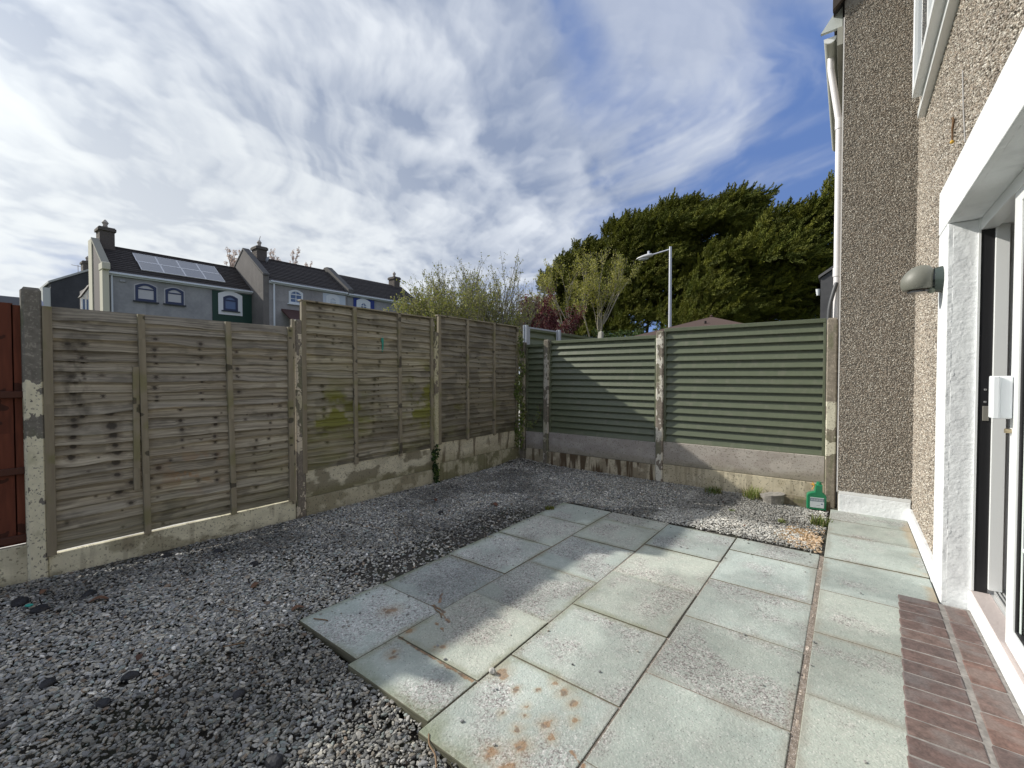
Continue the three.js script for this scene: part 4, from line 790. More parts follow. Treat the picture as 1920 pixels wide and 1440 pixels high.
{ // gable behind, at the far left
  const o = thing('gabled_house', 'dark grey gable with a chimney behind the solar panel house, far left', 'house', [0, 0, 0]);
  part('wall', prism([[-5.64, -0.1], [-5.64, 8.72], [-8.02, 10.12], [-10.4, 8.72], [-10.4, -0.1]], -58, -50, 'x'), mat([0.17, 0.175, 0.19], 0.95, { map: rep(renderT(21), 0.15, 0.15) }), o);
  part('verge', prism([[-5.50, 8.66], [-5.50, 8.82], [-8.02, 10.30], [-10.5, 8.82], [-10.5, 8.66], [-8.02, 10.14]], -58, -49.9, 'x'), mat([0.42, 0.43, 0.42], 0.8), o);
  part('pale_return', bx(-51.5, -50.05, 0, 8.3, -5.63, -5.2), mat([0.5, 0.52, 0.5], 0.9), o);
  chimney(o, -51.5, -50.6, -8.3, -7.6, 9.4, 10.95);
  part('aerial', [bar(V(-50.6, 10.4, -7.5), V(-50.6, 10.45, -6.9), 0.02), bar(V(-50.6, 9.6, -7.3), V(-50.6, 10.5, -7.3), 0.02)], clay, o);
  const e = thing('lean_to', 'white framed window under a small dark lean-to roof beside the cream quoin', 'lean-to', [-36, 0, -5.75]);
  part('wall', bx(-2.5, 0.3, 0, 6.7, -0.17, 0.14), mat([0.20, 0.18, 0.18], 0.9), e);
  part('roof', prism([[0.56, 6.0], [0.14, 6.80], [-0.2, 7.0], [-0.2, 6.86], [0.10, 6.68], [0.50, 5.95]], -0.3, 0.5, 'x'), slate[0], e);
  part('window_frame', [bx(0.30, 0.36, 4.0, 6.5, 0.14, 0.20), bx(0.30, 0.36, 4.0, 6.2, 0.28, 0.34), bx(0.30, 0.36, 4.0, 5.9, 0.44, 0.50), prism([[0.52, 5.86], [0.14, 6.60], [0.14, 6.42], [0.48, 5.78]], 0.30, 0.37, 'x')], trimW, e);
  part('pane', bx(0.27, 0.32, 4.0, 5.9, 0.2, 0.47), farGlass, e);
  const r = thing('low_roof', 'low grey roof edge just above the red boards', 'shed roof', [-12, 0, 0]);
  part('roof', prism([[0, 2.62], [0, 2.86], [-2.2, 3.0], [-2.2, 2.62]], -1.06, 3, 'z'), mat([0.12, 0.13, 0.155], 0.8), r); part('wall', bx(-2.1, -0.1, 0, 2.62, -1.0, 2.9), farWall, r);
  const d = thing('satellite_dish', 'small pale blue grey satellite dish peeping out beside the leftmost post head', 'satellite dish', [-20, 3.55, -1.79]);
  const g = new THREE.SphereGeometry(0.36, 24, 10, 0, 6.29, 0, 0.9); g.rotateZ(-1.2); part('dish', g, mat([0.45, 0.47, 0.60], 0.6), d); part('mast', bar(V(0, 0, 0), V(0, -3.7, 0), 0.03), clay, d);
}
{ // grey outbuilding wall beyond the return
  const o = thing('outbuilding', 'grey rendered gable wall with a sloping top squeezed between the conifers and the downpipe', 'outbuilding', [0, 0, -12]);
  part('wall', prism([[-0.53, -0.1], [-0.53, 3.60], [0.55, 4.35], [0.55, -0.1]], -4, 0, 'z'), mat([0.34, 0.34, 0.345], 0.95, { map: rep(renderT(31), 0.3, 0.3) }), o);
  part('coping', prism([[-0.57, 3.60], [-0.57, 3.66], [0.55, 4.44], [0.55, 4.36]], -4, 0.03, 'z'), mat([0.16, 0.16, 0.165], 0.9), o);
  part('hopper', new THREE.CylinderGeometry(0.05, 0.03, 0.14, 12).translate(-0.575, 3.3, -0.05), trimW, o);
}
{ // street lamp
  const o = thing('street_lamp', 'grey steel street lamp with a single arm in front of the tall conifers', 'street lamp', [-5.12, 0, -16]);
  const st = mat([0.52, 0.54, 0.60], 0.4, { metalness: 0.3 });
  part('column', bar(V(0, -0.1, 0), V(0, 6.02, 0), 0.07, 0.045, 16), st, o);
  part('arm', [bar(V(-0.02, 5.93, 0), V(-0.72, 5.83, 0.02), 0.026, 0.024, 10)], st, o);
  const h = new THREE.SphereGeometry(1, 28, 16); const p = h.attributes.position; for (let i = 0; i < p.count; i++) { const x = p.getX(i), y = p.getY(i); p.setXYZ(i, x * 0.33, (y > 0 ? y * 0.10 : y * 0.075) * (0.8 + 0.25 * x), p.getZ(i) * 0.13); } h.computeVertexNormals(); h.rotateZ(0.12); h.translate(-0.93, 5.80, 0.02);
  part('lamp_head', h, mat([0.56, 0.56, 0.56], 0.35), o);
  part('photocell', new THREE.CylinderGeometry(0.04, 0.045, 0.1, 12).translate(-0.78, 5.94, 0.02), st, o);
  part('bowl', new THREE.SphereGeometry(0.1, 16, 8).scale(2.0, 0.5, 1).translate(-0.98, 5.73, 0.02), mat([0.4, 0.42, 0.44], 0.15), o);
}
{ // garden gazebo
  const o = thing('gazebo', 'brown pitched gazebo canopy peeping over the sunlit green panel', 'gazebo', [-2.94, 0, -12.6]);
  const br = mat([0.075, 0.046, 0.036], 0.9, { bumpMap: grain, bumpScale: 0.003 });
  const y = 3.0, e = 2.42, w = 1.65, pos = []; const cs = [[-w, w], [w, w], [w, -w], [-w, -w]];
  for (let i = 0; i < 4; i++) { const a = cs[i], b = cs[(i + 1) % 4], N = 6; for (let k = 0; k < N; k++) { const q = t => [a[0] + (b[0] - a[0]) * t, e - 0.05 * Math.sin(Math.PI * t), a[1] + (b[1] - a[1]) * t], A = q(k / N), B = q((k + 1) / N); pos.push(0, y, 0, ...A, ...B); pos.push(...A, A[0], A[1] - 0.2, A[2], ...B, ...B, A[0], A[1] - 0.2, A[2], B[0], B[1] - 0.2, B[2]); } }
  const g = new THREE.BufferGeometry(); g.setAttribute('position', new THREE.Float32BufferAttribute(pos, 3)); g.computeVertexNormals(); part('canopy', boxUV(g), br, o);
  part('finial', new THREE.SphereGeometry(0.04, 10, 8).translate(0, y + 0.01, 0), br, o);
  part('vent', new THREE.CylinderGeometry(0.03, 0.03, 0.06, 10).translate(0.0, 2.80, 0.62), mat([0.03, 0.02, 0.02], 0.8), o);
  for (const [a, b] of cs) part('leg', bar(V(a * 0.97, -0.1, b * 0.97), V(a * 0.97, e, b * 0.97), 0.03), mat([0.1, 0.09, 0.08], 0.6), o);
}

// ---------------------------------------------------------------- trees
const leafMat = (c, t = 0.35) => new THREE.MeshPhysicalMaterial({ color: rgb(...c), roughness: 0.75, transmission: t, thickness: 0, side: THREE.DoubleSide, specularIntensity: 0.4 });
const barkT = colTex(128, 256, (u, v) => mix3([0.06, 0.05, 0.04], [0.17, 0.145, 0.115], fbm(u * 14, v * 6, 4)));
const bark = mat([1, 1, 1], 0.95, { map: barkT, bumpMap: barkT, bumpScale: 0.03 }), darkBark = mat([0.5, 0.45, 0.42], 0.95, { map: barkT });
// feathery cypress plume: a bending shoot with side sprays of scale leaves, tip at +y
function plumeGeo(s) {
  reseed(s); const pos = [];
  const leaf = (p, d, l, w) => { const side = new THREE.Vector3().crossVectors(d, V(rr(-1, 1), rr(-1, 1), rr(-1, 1))).normalize().multiplyScalar(w), m = p.clone().addScaledVector(d, l * 0.45), t = p.clone().addScaledVector(d, l); const a = m.clone().add(side), b = m.clone().sub(side); pos.push(...p.toArray(), ...a.toArray(), ...b.toArray(), ...a.toArray(), ...t.toArray(), ...b.toArray()); };
  const axis = t => V(0.30 * t * t, t, 0.04 * Math.sin(t * 5));
  for (let i = 0; i < 46; i++) {
    const t = Math.pow((i + 0.5) / 46, 0.85), p = axis(t), out = rr(0, 6.28), len = (1 - t) * 0.30 + 0.09;
    const d = V(Math.cos(out) * 0.7 + 0.22, 0.8 + 0.6 * t, Math.sin(out) * 0.7).normalize();
    leaf(p, d, len, 0.026);
    for (let k = 0; k < 2; k++) { const q = p.clone().addScaledVector(d, len * rr(0.3, 0.75)), e = d.clone().add(V(rr(-0.5, 0.5), rr(0.0, 0.6), rr(-0.5, 0.5))).normalize(); leaf(q, e, len * rr(0.45, 0.75), 0.022); }
  }
  const g = new THREE.BufferGeometry(); g.setAttribute('position', new THREE.Float32BufferAttribute(pos, 3)); g.computeVertexNormals(); return g;
}
const plume = [plumeGeo(3), plumeGeo(14)];
const conM = leafMat([1, 1, 1], 0.22);
const WIND = V(1.0, 0.30, 0.1);
// lobes: list of [x, y, z, rx, ry, rz, n] in metres from the tree's foot
function conifer(label, x, z, lobes, trunks, s, size = 1) {
  const o = thing('conifer', label, 'conifer', [x, 0, z], 0, null); reseed(s);
  const ms = [[], []], cs = [[], []];
  for (const [lx, ly, lz, ax, ay, az, n] of lobes) {
    for (let i = 0; i < n; i++) {
      const th = rr(0, 6.283), cy = rr(-0.55, 1), sy = Math.sqrt(1 - cy * cy), k = Math.pow(rnd(), 0.2);
      const d = V(Math.cos(th) * sy, cy, Math.sin(th) * sy);
      const p = V(lx + d.x * ax * k, ly + d.y * ay * k - 0.25, lz + d.z * az * k);
      const dir = d.clone().multiplyScalar(0.8).add(WIND).add(V(rr(-0.3, 0.3), rr(0.0, 0.45), rr(-0.3, 0.3))).normalize();
      const q = new THREE.Quaternion().setFromUnitVectors(V(0, 1, 0), dir).multiply(E(0, rr(0, 6.28), 0));
      const sc = size * rr(0.5, 0.95), v = i & 1;
      ms[v].push(M4(p, q, V(sc, sc * rr(0.85, 1.25), sc)));
      const w = rr(0.72, 1.28), hue = rnd();   // each spray its own green
      cs[v].push(rgb((0.100 + 0.088 * hue) * w, (0.124 + 0.070 * hue) * w, (0.020 + 0.007 * hue) * w));
    }
  }
  const wood = [];
  for (const [tx, tz, h, r, lean] of trunks) {
    let p = V(tx, -0.2, tz); const N = 6;
    for (let i = 0; i < N; i++) { const q = V(tx + lean * (i + 1) / N + rr(-0.12, 0.12), h * (i + 1) / N, tz + rr(-0.12, 0.12)); wood.push(bar(p, q, r * (1 - i / (N + 1)), r * (1 - (i + 1) / (N + 1)), 8)); p = q; }
    for (let i = 0; i < 12; i++) { const y = h * rr(0.25, 0.95), a = V(tx + lean * y / h, y, tz), th = rr(0, 6.28), b = a.clone().add(V(Math.cos(th) * rr(0.8, 2.2), rr(0.3, 1.5), Math.sin(th) * rr(0.6, 1.6))); wood.push(bar(a, b, r * 0.22, r * 0.06, 5)); }
  }
  part('trunk', wood, darkBark, o);
  const crown = new THREE.Group(); crown.name = 'crown'; o.add(crown);
  copies('foliage', plume[0], conM, ms[0], cs[0], crown); copies('foliage', plume[1], conM, ms[1], cs[1], crown);
  return o;
}
function heap(s, w, y0, y1, n, dens, depth = 2.2, top = 0) {   // a wind-shorn mass of clumps between two heights
  reseed(s); const L = [];
  for (let i = 0; i < n; i++) {
    const t = (i + rnd()) / n, y = y0 + (y1 - y0) * t, k = Math.sqrt(clamp(1 - Math.pow(t, 2.2) * 0.8)) ;
    const x = rr(-w, w) * k + top * t, r = rr(0.65, 1.25);
    L.push([x, y, rr(-depth, depth) * k + 0.4, r * 1.2, r * 0.55, r * 1.05, Math.round(dens * 2.0 * r * r)]);
  }
  return L;
}
conifer('lowest conifer at the left end of the windswept row, falling towards the bushes', -18.8, -31.5, heap(11, 1.7, 4.4, 9.7, 30, 44), [[0, 0, 8, 0.2, 0.5]], 101);
conifer('broad conifer second from the left in the windswept row, behind the pale spring tree', -16.0, -31, heap(12, 1.9, 4.2, 11.3, 40, 44), [[-0.4, 0, 9, 0.24, 0.6], [0.8, 0.4, 9, 0.2, 0.3]], 102);
conifer('conifer with bare dark trunks showing, left of the street lamp', -12.9, -30.5, heap(13, 2.0, 6.4, 12.2, 40, 44).concat(heap(53, 1.6, 4.5, 6.5, 6, 30)), [[-1.2, 0, 9, 0.2, 0.4], [-0.3, 0.3, 10, 0.22, 0.5], [0.6, -0.3, 10, 0.2, 0.3], [1.4, 0.2, 9, 0.18, 0.6]], 103);
conifer('tall conifer with the highest swept back crest, right behind the street lamp', -9.4, -30.5, heap(14, 2.1, 6.2, 12.5, 44, 44).concat(heap(54, 1.6, 4.3, 6.5, 7, 30)), [[-1.0, 0, 10, 0.2, 0.4], [0.2, 0, 10, 0.24, 0.5], [1.2, 0.3, 10, 0.2, 0.4]], 104);
conifer('tall conifer with a steep right flank dropping to the gap in the row', -6.4, -30.8, heap(15, 1.6, 4.6, 12.35, 40, 44, 2, 0.35), [[0, 0, 10, 0.26, 0.6]], 105);
conifer('near lower conifer of layered boughs spreading left in front of the row', -4.9, -25.5, heap(16, 2.2, 4.0, 7.9, 26, 46, 1.6, 1.1), [[0.9, 0, 7, 0.2, 0.4]], 106, 0.9);
conifer('near conifer right of the gap, with sky showing low between its boughs', -2.7, -26.5, heap(17, 1.3, 4.3, 9.5, 24, 34, 1.6, 0.3), [[0, 0, 9, 0.22, 0.4], [0.9, 0.2, 8, 0.18, 0.3]], 107, 0.95);
conifer('rightmost conifer, tallest, cut off by the white downpipe', -0.4, -26.5, heap(18, 1.6, 4.0, 10.0, 29, 38, 1.8, 0.3), [[0, 0, 10, 0.25, 0.4]], 108, 0.95);

// bare or budding trees: limbs fork upward and carry small leaves
function budTree(name, label, cat, x, z, opt, group) {
  const o = thing(name, label, cat, [x, 0, z], 0, group); reseed(opt.seed);
  const wood = [], ms = [], cs = [];
  const grow = (p, d, len, r, lv) => {
    const N = lv > 1 ? 3 : 2; let a = p.clone(), dir = d.clone();
    for (let i = 0; i < N; i++) {
      dir.add(V(rr(-1, 1), rr(-0.6, 1) * 0.6 + opt.up, rr(-1, 1)).multiplyScalar(opt.wob)).normalize();
      const b = a.clone().addScaledVector(dir, len / N), r1 = r * (1 - 0.28 * (i + 1) / N);
      wood.push(bar(a, b, r * (1 - 0.28 * i / N), r1, lv > 1 ? 5 : 3)); 
      if (lv <= opt.leafLv) for (let k = 0; k < opt.leaves; k++) {
        const q = a.clone().lerp(b, rnd()).add(V(rr(-1, 1), rr(-1, 1), rr(-1, 1)).multiplyScalar(opt.scat)); const s = opt.leaf * rr(0.6, 1.3);
        ms.push(M4(q, E(rr(0, 6.3), rr(0, 6.3), rr(0, 6.3)), V(s, s, s))); const c = pick(opt.cols), w = rr(0.75, 1.25); cs.push(rgb(c[0] * w, c[1] * w, c[2] * w));
      }
      if (lv > 0 && i > 0 || (lv > 0 && N === 2)) {
        const m = opt.fork[lv] ?? 2;
        for (let k = 0; k < m; k++) { const sp = opt.spread * rr(0.6, 1.2), th = rr(0, 6.28); const e = dir.clone().add(V(Math.cos(th) * sp, rr(0, 0.35), Math.sin(th) * sp)).normalize(); grow(b, e, len * opt.shrink * rr(0.8, 1.15), r1 * 0.62, lv - 1); }
      }
      a = b;
    }
  };
  for (const [sx, sz, dx, dy, dz] of opt.stems) grow(V(sx, opt.y0 ?? -0.1, sz), V(dx, dy, dz).normalize(), opt.len, opt.r, opt.lv);
  part('trunk', wood, opt.bark, o);
  if (ms.length) copies('crown', leafGeo, opt.leafM, ms, cs, o);
  return o;
}
const leafGeo = (() => { const g = new THREE.BufferGeometry(); g.setAttribute('position', new THREE.Float32BufferAttribute([0, -1, 0, 0.5, 0, 0.12, -0.5, 0, 0.12, 0.5, 0, 0.12, 0, 1, 0, -0.5, 0, 0.12], 3)); g.computeVertexNormals(); return g; })();
const budM = leafMat([1, 1, 1], 0.45);
const paleBark = mat([0.30, 0.27, 0.215], 0.9), greyBark = mat([0.20, 0.185, 0.15], 0.9), pinkBark = mat([0.50, 0.42, 0.38], 0.9), redBark = mat([0.10, 0.055, 0.05], 0.9);
const GREENY = [[0.27, 0.29, 0.06], [0.35, 0.35, 0.11], [0.20, 0.235, 0.06], [0.40, 0.38, 0.18]];
const bush = (label, x, z, h, s, w = 1, n = 9, cols = GREENY, leaf = 0.038, leaves = 5) => {
  reseed(s); const stems = []; for (let i = 0; i < n; i++) { const a = rr(0, 6.28), k = rr(0.1, 0.55) * w; stems.push([Math.cos(a) * 0.3 * w, Math.sin(a) * 0.3, Math.cos(a) * k, 1, Math.sin(a) * k]); }
  return budTree('budding_bush', label, 'bush', x, z, { seed: s, stems, len: h * 0.62, r: 0.042, lv: 3, fork: { 3: 3, 2: 2, 1: 2 }, spread: 0.42, shrink: 0.54, wob: 0.16, up: 0.25, leafLv: 2, leaves, leaf, scat: 0.05, cols, leafM: budM, bark: greyBark });
};
bush('low budding bush at the left end of the bushes, before the blue panelled house', -9.3, -7.9, 2.2, 201, 0.5, 9, GREENY, 0.04, 4);
bush('twiggy budding bush with tall loose shoots against the sky, second from the left', -9.2, -8.6, 3.1, 202, 0.55, 7);
bush('dense yellow green budding bush in the middle of the clump', -9.0, -9.3, 3.4, 203, 0.9, 11, GREENY, 0.036, 4);
bush('tallest budding bush with upright pale shoots', -9.0, -10.4, 4.2, 204, 0.75, 12, [[0.28, 0.28, 0.12], [0.22, 0.235, 0.08], [0.34, 0.32, 0.19]], 0.032, 3);
bush('pale bare twigged bush at the right of the clump, next to the red tree', -9.0, -11.6, 3.5, 205, 0.6, 8, [[0.30, 0.29, 0.18], [0.26, 0.26, 0.12]], 0.026, 2);
bush('low dense bush filling the foot of the budding clump behind the tall panels', -8.4, -9.6, 2.3, 206, 1.1, 14, GREENY, 0.045, 4);
budTree('ivy_tree', 'thin tree with tan leaves hiding the last chimney of the terrace', 'tree', -17.5, -14.6, { seed: 211, stems: [[0, 0, 0.05, 1, 0], [0.2, 0.3, 0.3, 1, 0.1]], len: 3.3, r: 0.08, lv: 3, fork: { 3: 3, 2: 2, 1: 2 }, spread: 0.45, shrink: 0.42, wob: 0.12, up: 0.3, leafLv: 1, leaves: 5, leaf: 0.07, scat: 0.1, cols: [[0.27, 0.21, 0.10], [0.22, 0.22, 0.08]], leafM: budM, bark: greyBark });
budTree('red_leaved_tree', 'dark red leaved plum tree between the bushes and the pale spring tree', 'tree', -9.1, -13.3, { seed: 221, stems: [[0, 0, 0.05, 1, 0], [0.1, 0.2, 0.4, 1, 0.2], [-0.1, -0.2, -0.4, 1, -0.2], [0.0, -0.2, 0.2, 1, -0.5]], len: 2.45, r: 0.06, lv: 3, fork: { 3: 3, 2: 3, 1: 2 }, spread: 0.66, shrink: 0.5, wob: 0.18, up: 0.16, leafLv: 1, leaves: 8, leaf: 0.05, scat: 0.10, cols: [[0.14, 0.032, 0.038], [0.19, 0.05, 0.055], [0.10, 0.026, 0.03], [0.28, 0.15, 0.12]], leafM: budM, bark: redBark });
budTree('spring_tree', 'slender tree with pale trunk and sparse yellow green spring leaves in front of the conifers', 'tree', -8.7, -17.0, { seed: 238, stems: [[0, 0, -0.03, 1, 0], [-1.0, 0.3, -0.10, 1, 0]], len: 3.5, r: 0.075, lv: 4, fork: { 4: 3, 3: 2, 2: 2, 1: 2 }, spread: 0.50, shrink: 0.55, wob: 0.10, up: 0.22, leafLv: 2, leaves: 4, leaf: 0.042, scat: 0.10, cols: [[0.40, 0.39, 0.07], [0.31, 0.33, 0.06], [0.45, 0.42, 0.14]], leafM: budM, bark: paleBark });
bush('low green shrub at the foot of the spring tree above the shaded green panel', -6.6, -15.6, 2.7, 241, 1.0, 10, [[0.07, 0.12, 0.025], [0.10, 0.15, 0.03]], 0.06, 5);
for (const [x, z, h, s, lab] of [[-45, -16.6, 12.7, 251, 'bare pinkish tree rising behind the roof between the solar panels and the pale gable'], [-46, -19.4, 12.6, 252, 'bare pinkish tree just showing behind the middle chimney'], [-45, -21.4, 13.5, 253, 'bare pinkish tree behind the middle of the dark roof'], [-45, -23.6, 12.9, 254, 'smaller bare pinkish tree at the right behind the dark roof']])
  budTree('bare_tree', lab, 'tree', x, z, { seed: s, stems: [[0, 0, 0, 1, 0]], len: h * 0.66, r: 0.16, lv: 3, fork: { 3: 5, 2: 4, 1: 3 }, spread: 0.34, shrink: 0.36, wob: 0.07, up: 0.35, leafLv: 0, leaves: 2, leaf: 0.10, scat: 0.1, cols: [[0.62, 0.52, 0.46], [0.7, 0.6, 0.54]], leafM: budM, bark: pinkBark });

// ---------------------------------------------------------------- small things in the yard
const ivyLeaf = (() => { const s = [[0, -0.1], [0.55, -0.35], [0.95, 0.1], [0.45, 0.35], [0.3, 0.75], [0, 1.2], [-0.3, 0.75], [-0.45, 0.35], [-0.95, 0.1], [-0.55, -0.35]]; const pos = []; for (let i = 0; i < s.length; i++) { const a = s[i], b = s[(i + 1) % s.length]; pos.push(0, 0.2, 0.12, a[0], a[1], 0, b[0], b[1], 0); } const g = new THREE.BufferGeometry(); g.setAttribute('position', new THREE.Float32BufferAttribute(pos, 3)); g.computeVertexNormals(); return g; })();
const ivyM = leafMat([1, 1, 1], 0.25);
function ivy(label, base, path, n, spread, size, cols, s) {
  const o = thing('ivy', label, 'ivy', base); reseed(s);
  const c = new THREE.CatmullRomCurve3(path.map(p => V(...p))), ms = [], cs = [];
  part('stem', [new THREE.TubeGeometry(c, 40, 0.005, 5), ...[0.3, 0.55, 0.8].map(t => { const p = c.getPoint(t); return tube([p, p.clone().add(V(rr(-0.06, 0.06), rr(0.0, 0.1), 0.03)), p.clone().add(V(rr(-0.12, 0.12), rr(0.05, 0.15), 0.02))], 0.003, 8, 4); })], mat([0.10, 0.075, 0.05], 0.9), o);
  for (let i = 0; i < n; i++) { const t = rnd(), p = c.getPoint(t), k = spread[0] + (spread[1] - spread[0]) * t; const q = V(p.x + rr(-k, k), p.y + rr(-0.05, 0.05), p.z + rr(0.005, 0.06)); const sz = size * rr(0.6, 1.3); ms.push(M4(q, E(rr(-0.9, 0.3), rr(-0.8, 0.8), rr(-2.6, 2.6) + Math.PI, 'YXZ'), V(sz, sz, sz))); const cc = pick(cols), w = rr(0.75, 1.25); cs.push(rgb(cc[0] * w, cc[1] * w, cc[2] * w)); }
  copies('foliage', ivyLeaf, ivyM, ms, cs, o);
}
ivy('yellow green ivy climbing the concrete post in the far corner', [-4.50, 0, -6.17], [[-0.02, 0.2, 0], [-0.05, 0.5, 0.02], [0.02, 0.8, 0.0], [-0.04, 1.2, 0.02], [0.03, 1.6, 0], [-0.03, 2.12, 0.0]], 430, [0.10, 0.06], 0.027, [[0.17, 0.20, 0.05], [0.12, 0.16, 0.04], [0.24, 0.25, 0.10], [0.09, 0.13, 0.03]], 301);
ivy('ivy trailing sideways from the corner post across the narrow green panel', [-4.43, 0, -6.19], [[0, 0.60, 0], [0.08, 0.62, 0.0], [0.16, 0.58, 0.0], [0.24, 0.66, 0], [0.30, 0.82, 0], [0.28, 0.95, 0]], 46, [0.03, 0.03], 0.020, [[0.20, 0.23, 0.09], [0.12, 0.16, 0.05]], 302);
ivy('dark green ivy at the foot of the middle fence post', [-4.58, 0, -4.26], [[0.03, -0.05, 0], [0.0, 0.12, 0.0], [-0.02, 0.3, 0.02], [0.0, 0.45, 0.0]], 240, [0.03, 0.09], 0.024, [[0.022, 0.05, 0.014], [0.035, 0.075, 0.02], [0.09, 0.14, 0.03], [0.018, 0.04, 0.014]], 303);
function tuft(label, x, z, r, n, h, cols, s, name = 'grass_tuft', cat = 'grass tuft', y0 = 0) {
  const o = thing(name, label, cat, [x, gy(x, z) + y0, z]); reseed(s); const pos = [], col = [];
  for (let i = 0; i < n; i++) { const a = rr(0, 6.28), k = r * Math.sqrt(rnd()), px = Math.cos(a) * k, pz = Math.sin(a) * k, l = h * rr(0.5, 1.2), b = rr(0, 6.28), w = rr(0.002, 0.005), bend = rr(0.2, 0.9) * l; const dx = Math.cos(b), dz = Math.sin(b), c = pick(cols), q = rr(0.7, 1.3);
    const P = [[px - dz * w, 0, pz + dx * w], [px + dz * w, 0, pz - dx * w], [px + dx * bend * 0.4 + dz * w * 0.8, l * 0.65, pz + dz * bend * 0.4 - dx * w * 0.8], [px + dx * bend * 0.4 - dz * w * 0.8, l * 0.65, pz + dz * bend * 0.4 + dx * w * 0.8], [px + dx * bend, l * 0.95, pz + dz * bend]];
    pos.push(...P[0], ...P[1], ...P[2], ...P[0], ...P[2], ...P[3], ...P[3], ...P[2], ...P[4]); for (let k2 = 0; k2 < 9; k2++) col.push(c[0] * q, c[1] * q, c[2] * q); }
  const g = new THREE.BufferGeometry(); g.setAttribute('position', new THREE.Float32BufferAttribute(pos, 3)); g.setAttribute('color', new THREE.Float32BufferAttribute(col, 3)); g.computeVertexNormals();
  const m = leafMat([1, 1, 1], 0.3); m.vertexColors = true; part('blades', g, m, o); return o;
}
const GR = [[0.10, 0.17, 0.03], [0.16, 0.21, 0.045], [0.20, 0.20, 0.08]];
tuft('small grass tuft growing in the gravel before the sunlit concrete board', -1.36, -6.02, 0.10, 130, 0.09, GR, 401);
tuft('bright green weed against the concrete board beside the stone lump', -0.93, -6.07, 0.11, 150, 0.14, [[0.16, 0.24, 0.04], [0.24, 0.28, 0.07], [0.30, 0.28, 0.12]], 402, 'weed', 'weed');
tuft('grass tuft at the edge of the path below the bottle', -0.215, -5.35, 0.09, 150, 0.10, GR, 403);
tuft('tiny weed lying in the middle of the sunlit gravel', -0.52, -5.2, 0.045, 50, 0.045, GR, 404, 'weed', 'weed');
tuft('moss tuft at the left corner of the farthest paving slab', -2.56, -4.02, 0.05, 120, 0.03, [[0.14, 0.16, 0.03], [0.2, 0.2, 0.05]], 405, 'moss', 'moss', 0.03);
tuft('small green weed in the shaded gravel left of the sunlit patch', -1.0, -5.3, 0.03, 30, 0.035, GR, 406, 'weed', 'weed');
{ // stone lump and kerb block
  const sT = colTex(128, 128, (u, v) => scl(mix3([0.17, 0.16, 0.145], [0.40, 0.38, 0.34], fbm(u * 12, v * 12, 4)), 0.9)), sm = mat([1, 1, 1], 0.95, { map: sT, bumpMap: sT, bumpScale: 0.012 });
  const o = thing('stone', 'flat topped round lump of grey stone beside the weed', 'stone', [-0.70, gy(-0.7, -6.0), -5.98]);
  const g = new THREE.CylinderGeometry(0.125, 0.10, 0.12, 22, 4); const p = g.attributes.position;
  for (let i = 0; i < p.count; i++) { const x = p.getX(i), y = p.getY(i), z = p.getZ(i), k = 1 + 0.30 * (fbm(x * 9 + 5, z * 9 + y * 14, 3) - 0.5); p.setXYZ(i, x * k, y + (y > 0 ? 0.018 * (x * 6) + 0.02 * (fbm(x * 14, z * 14, 2) - 0.5) : 0) + 0.05, z * k); }
  g.computeVertexNormals(); part('lump', boxUV(g, 4), sm, o);
  const b = thing('kerb_block', 'long mossy concrete block lying against the board, the green bottle standing at its end', 'concrete block', [-0.40, gy(-0.4, -6.0) - 0.01, -6.02], -0.035);
  const kT = colTex(256, 64, (u, v) => { const n = fbm(u * 24, v * 8, 4); return mix3(mix3([0.10, 0.085, 0.055], [0.25, 0.215, 0.145], n), [0.13, 0.135, 0.05], 0.6 * sstep(0.5, 0.7, fbm(u * 9 + 3, v * 5, 3))); });
  const kg = new RoundedBoxGeometry(0.50, 0.11, 0.12, 2, 0.012); const kg2 = boxUV(kg, 1.8); const kp = kg2.attributes.position; for (let i = 0; i < kp.count; i++) { kp.setY(i, kp.getY(i) + 0.06 + 0.008 * (vn(kp.getX(i) * 11, kp.getZ(i) * 9) - 0.5)); kp.setX(i, kp.getX(i) + 0.0); } part('block', kg2, mat([1, 1, 1], 0.95, { map: kT, bumpMap: kT, bumpScale: 0.01 }), b);
}
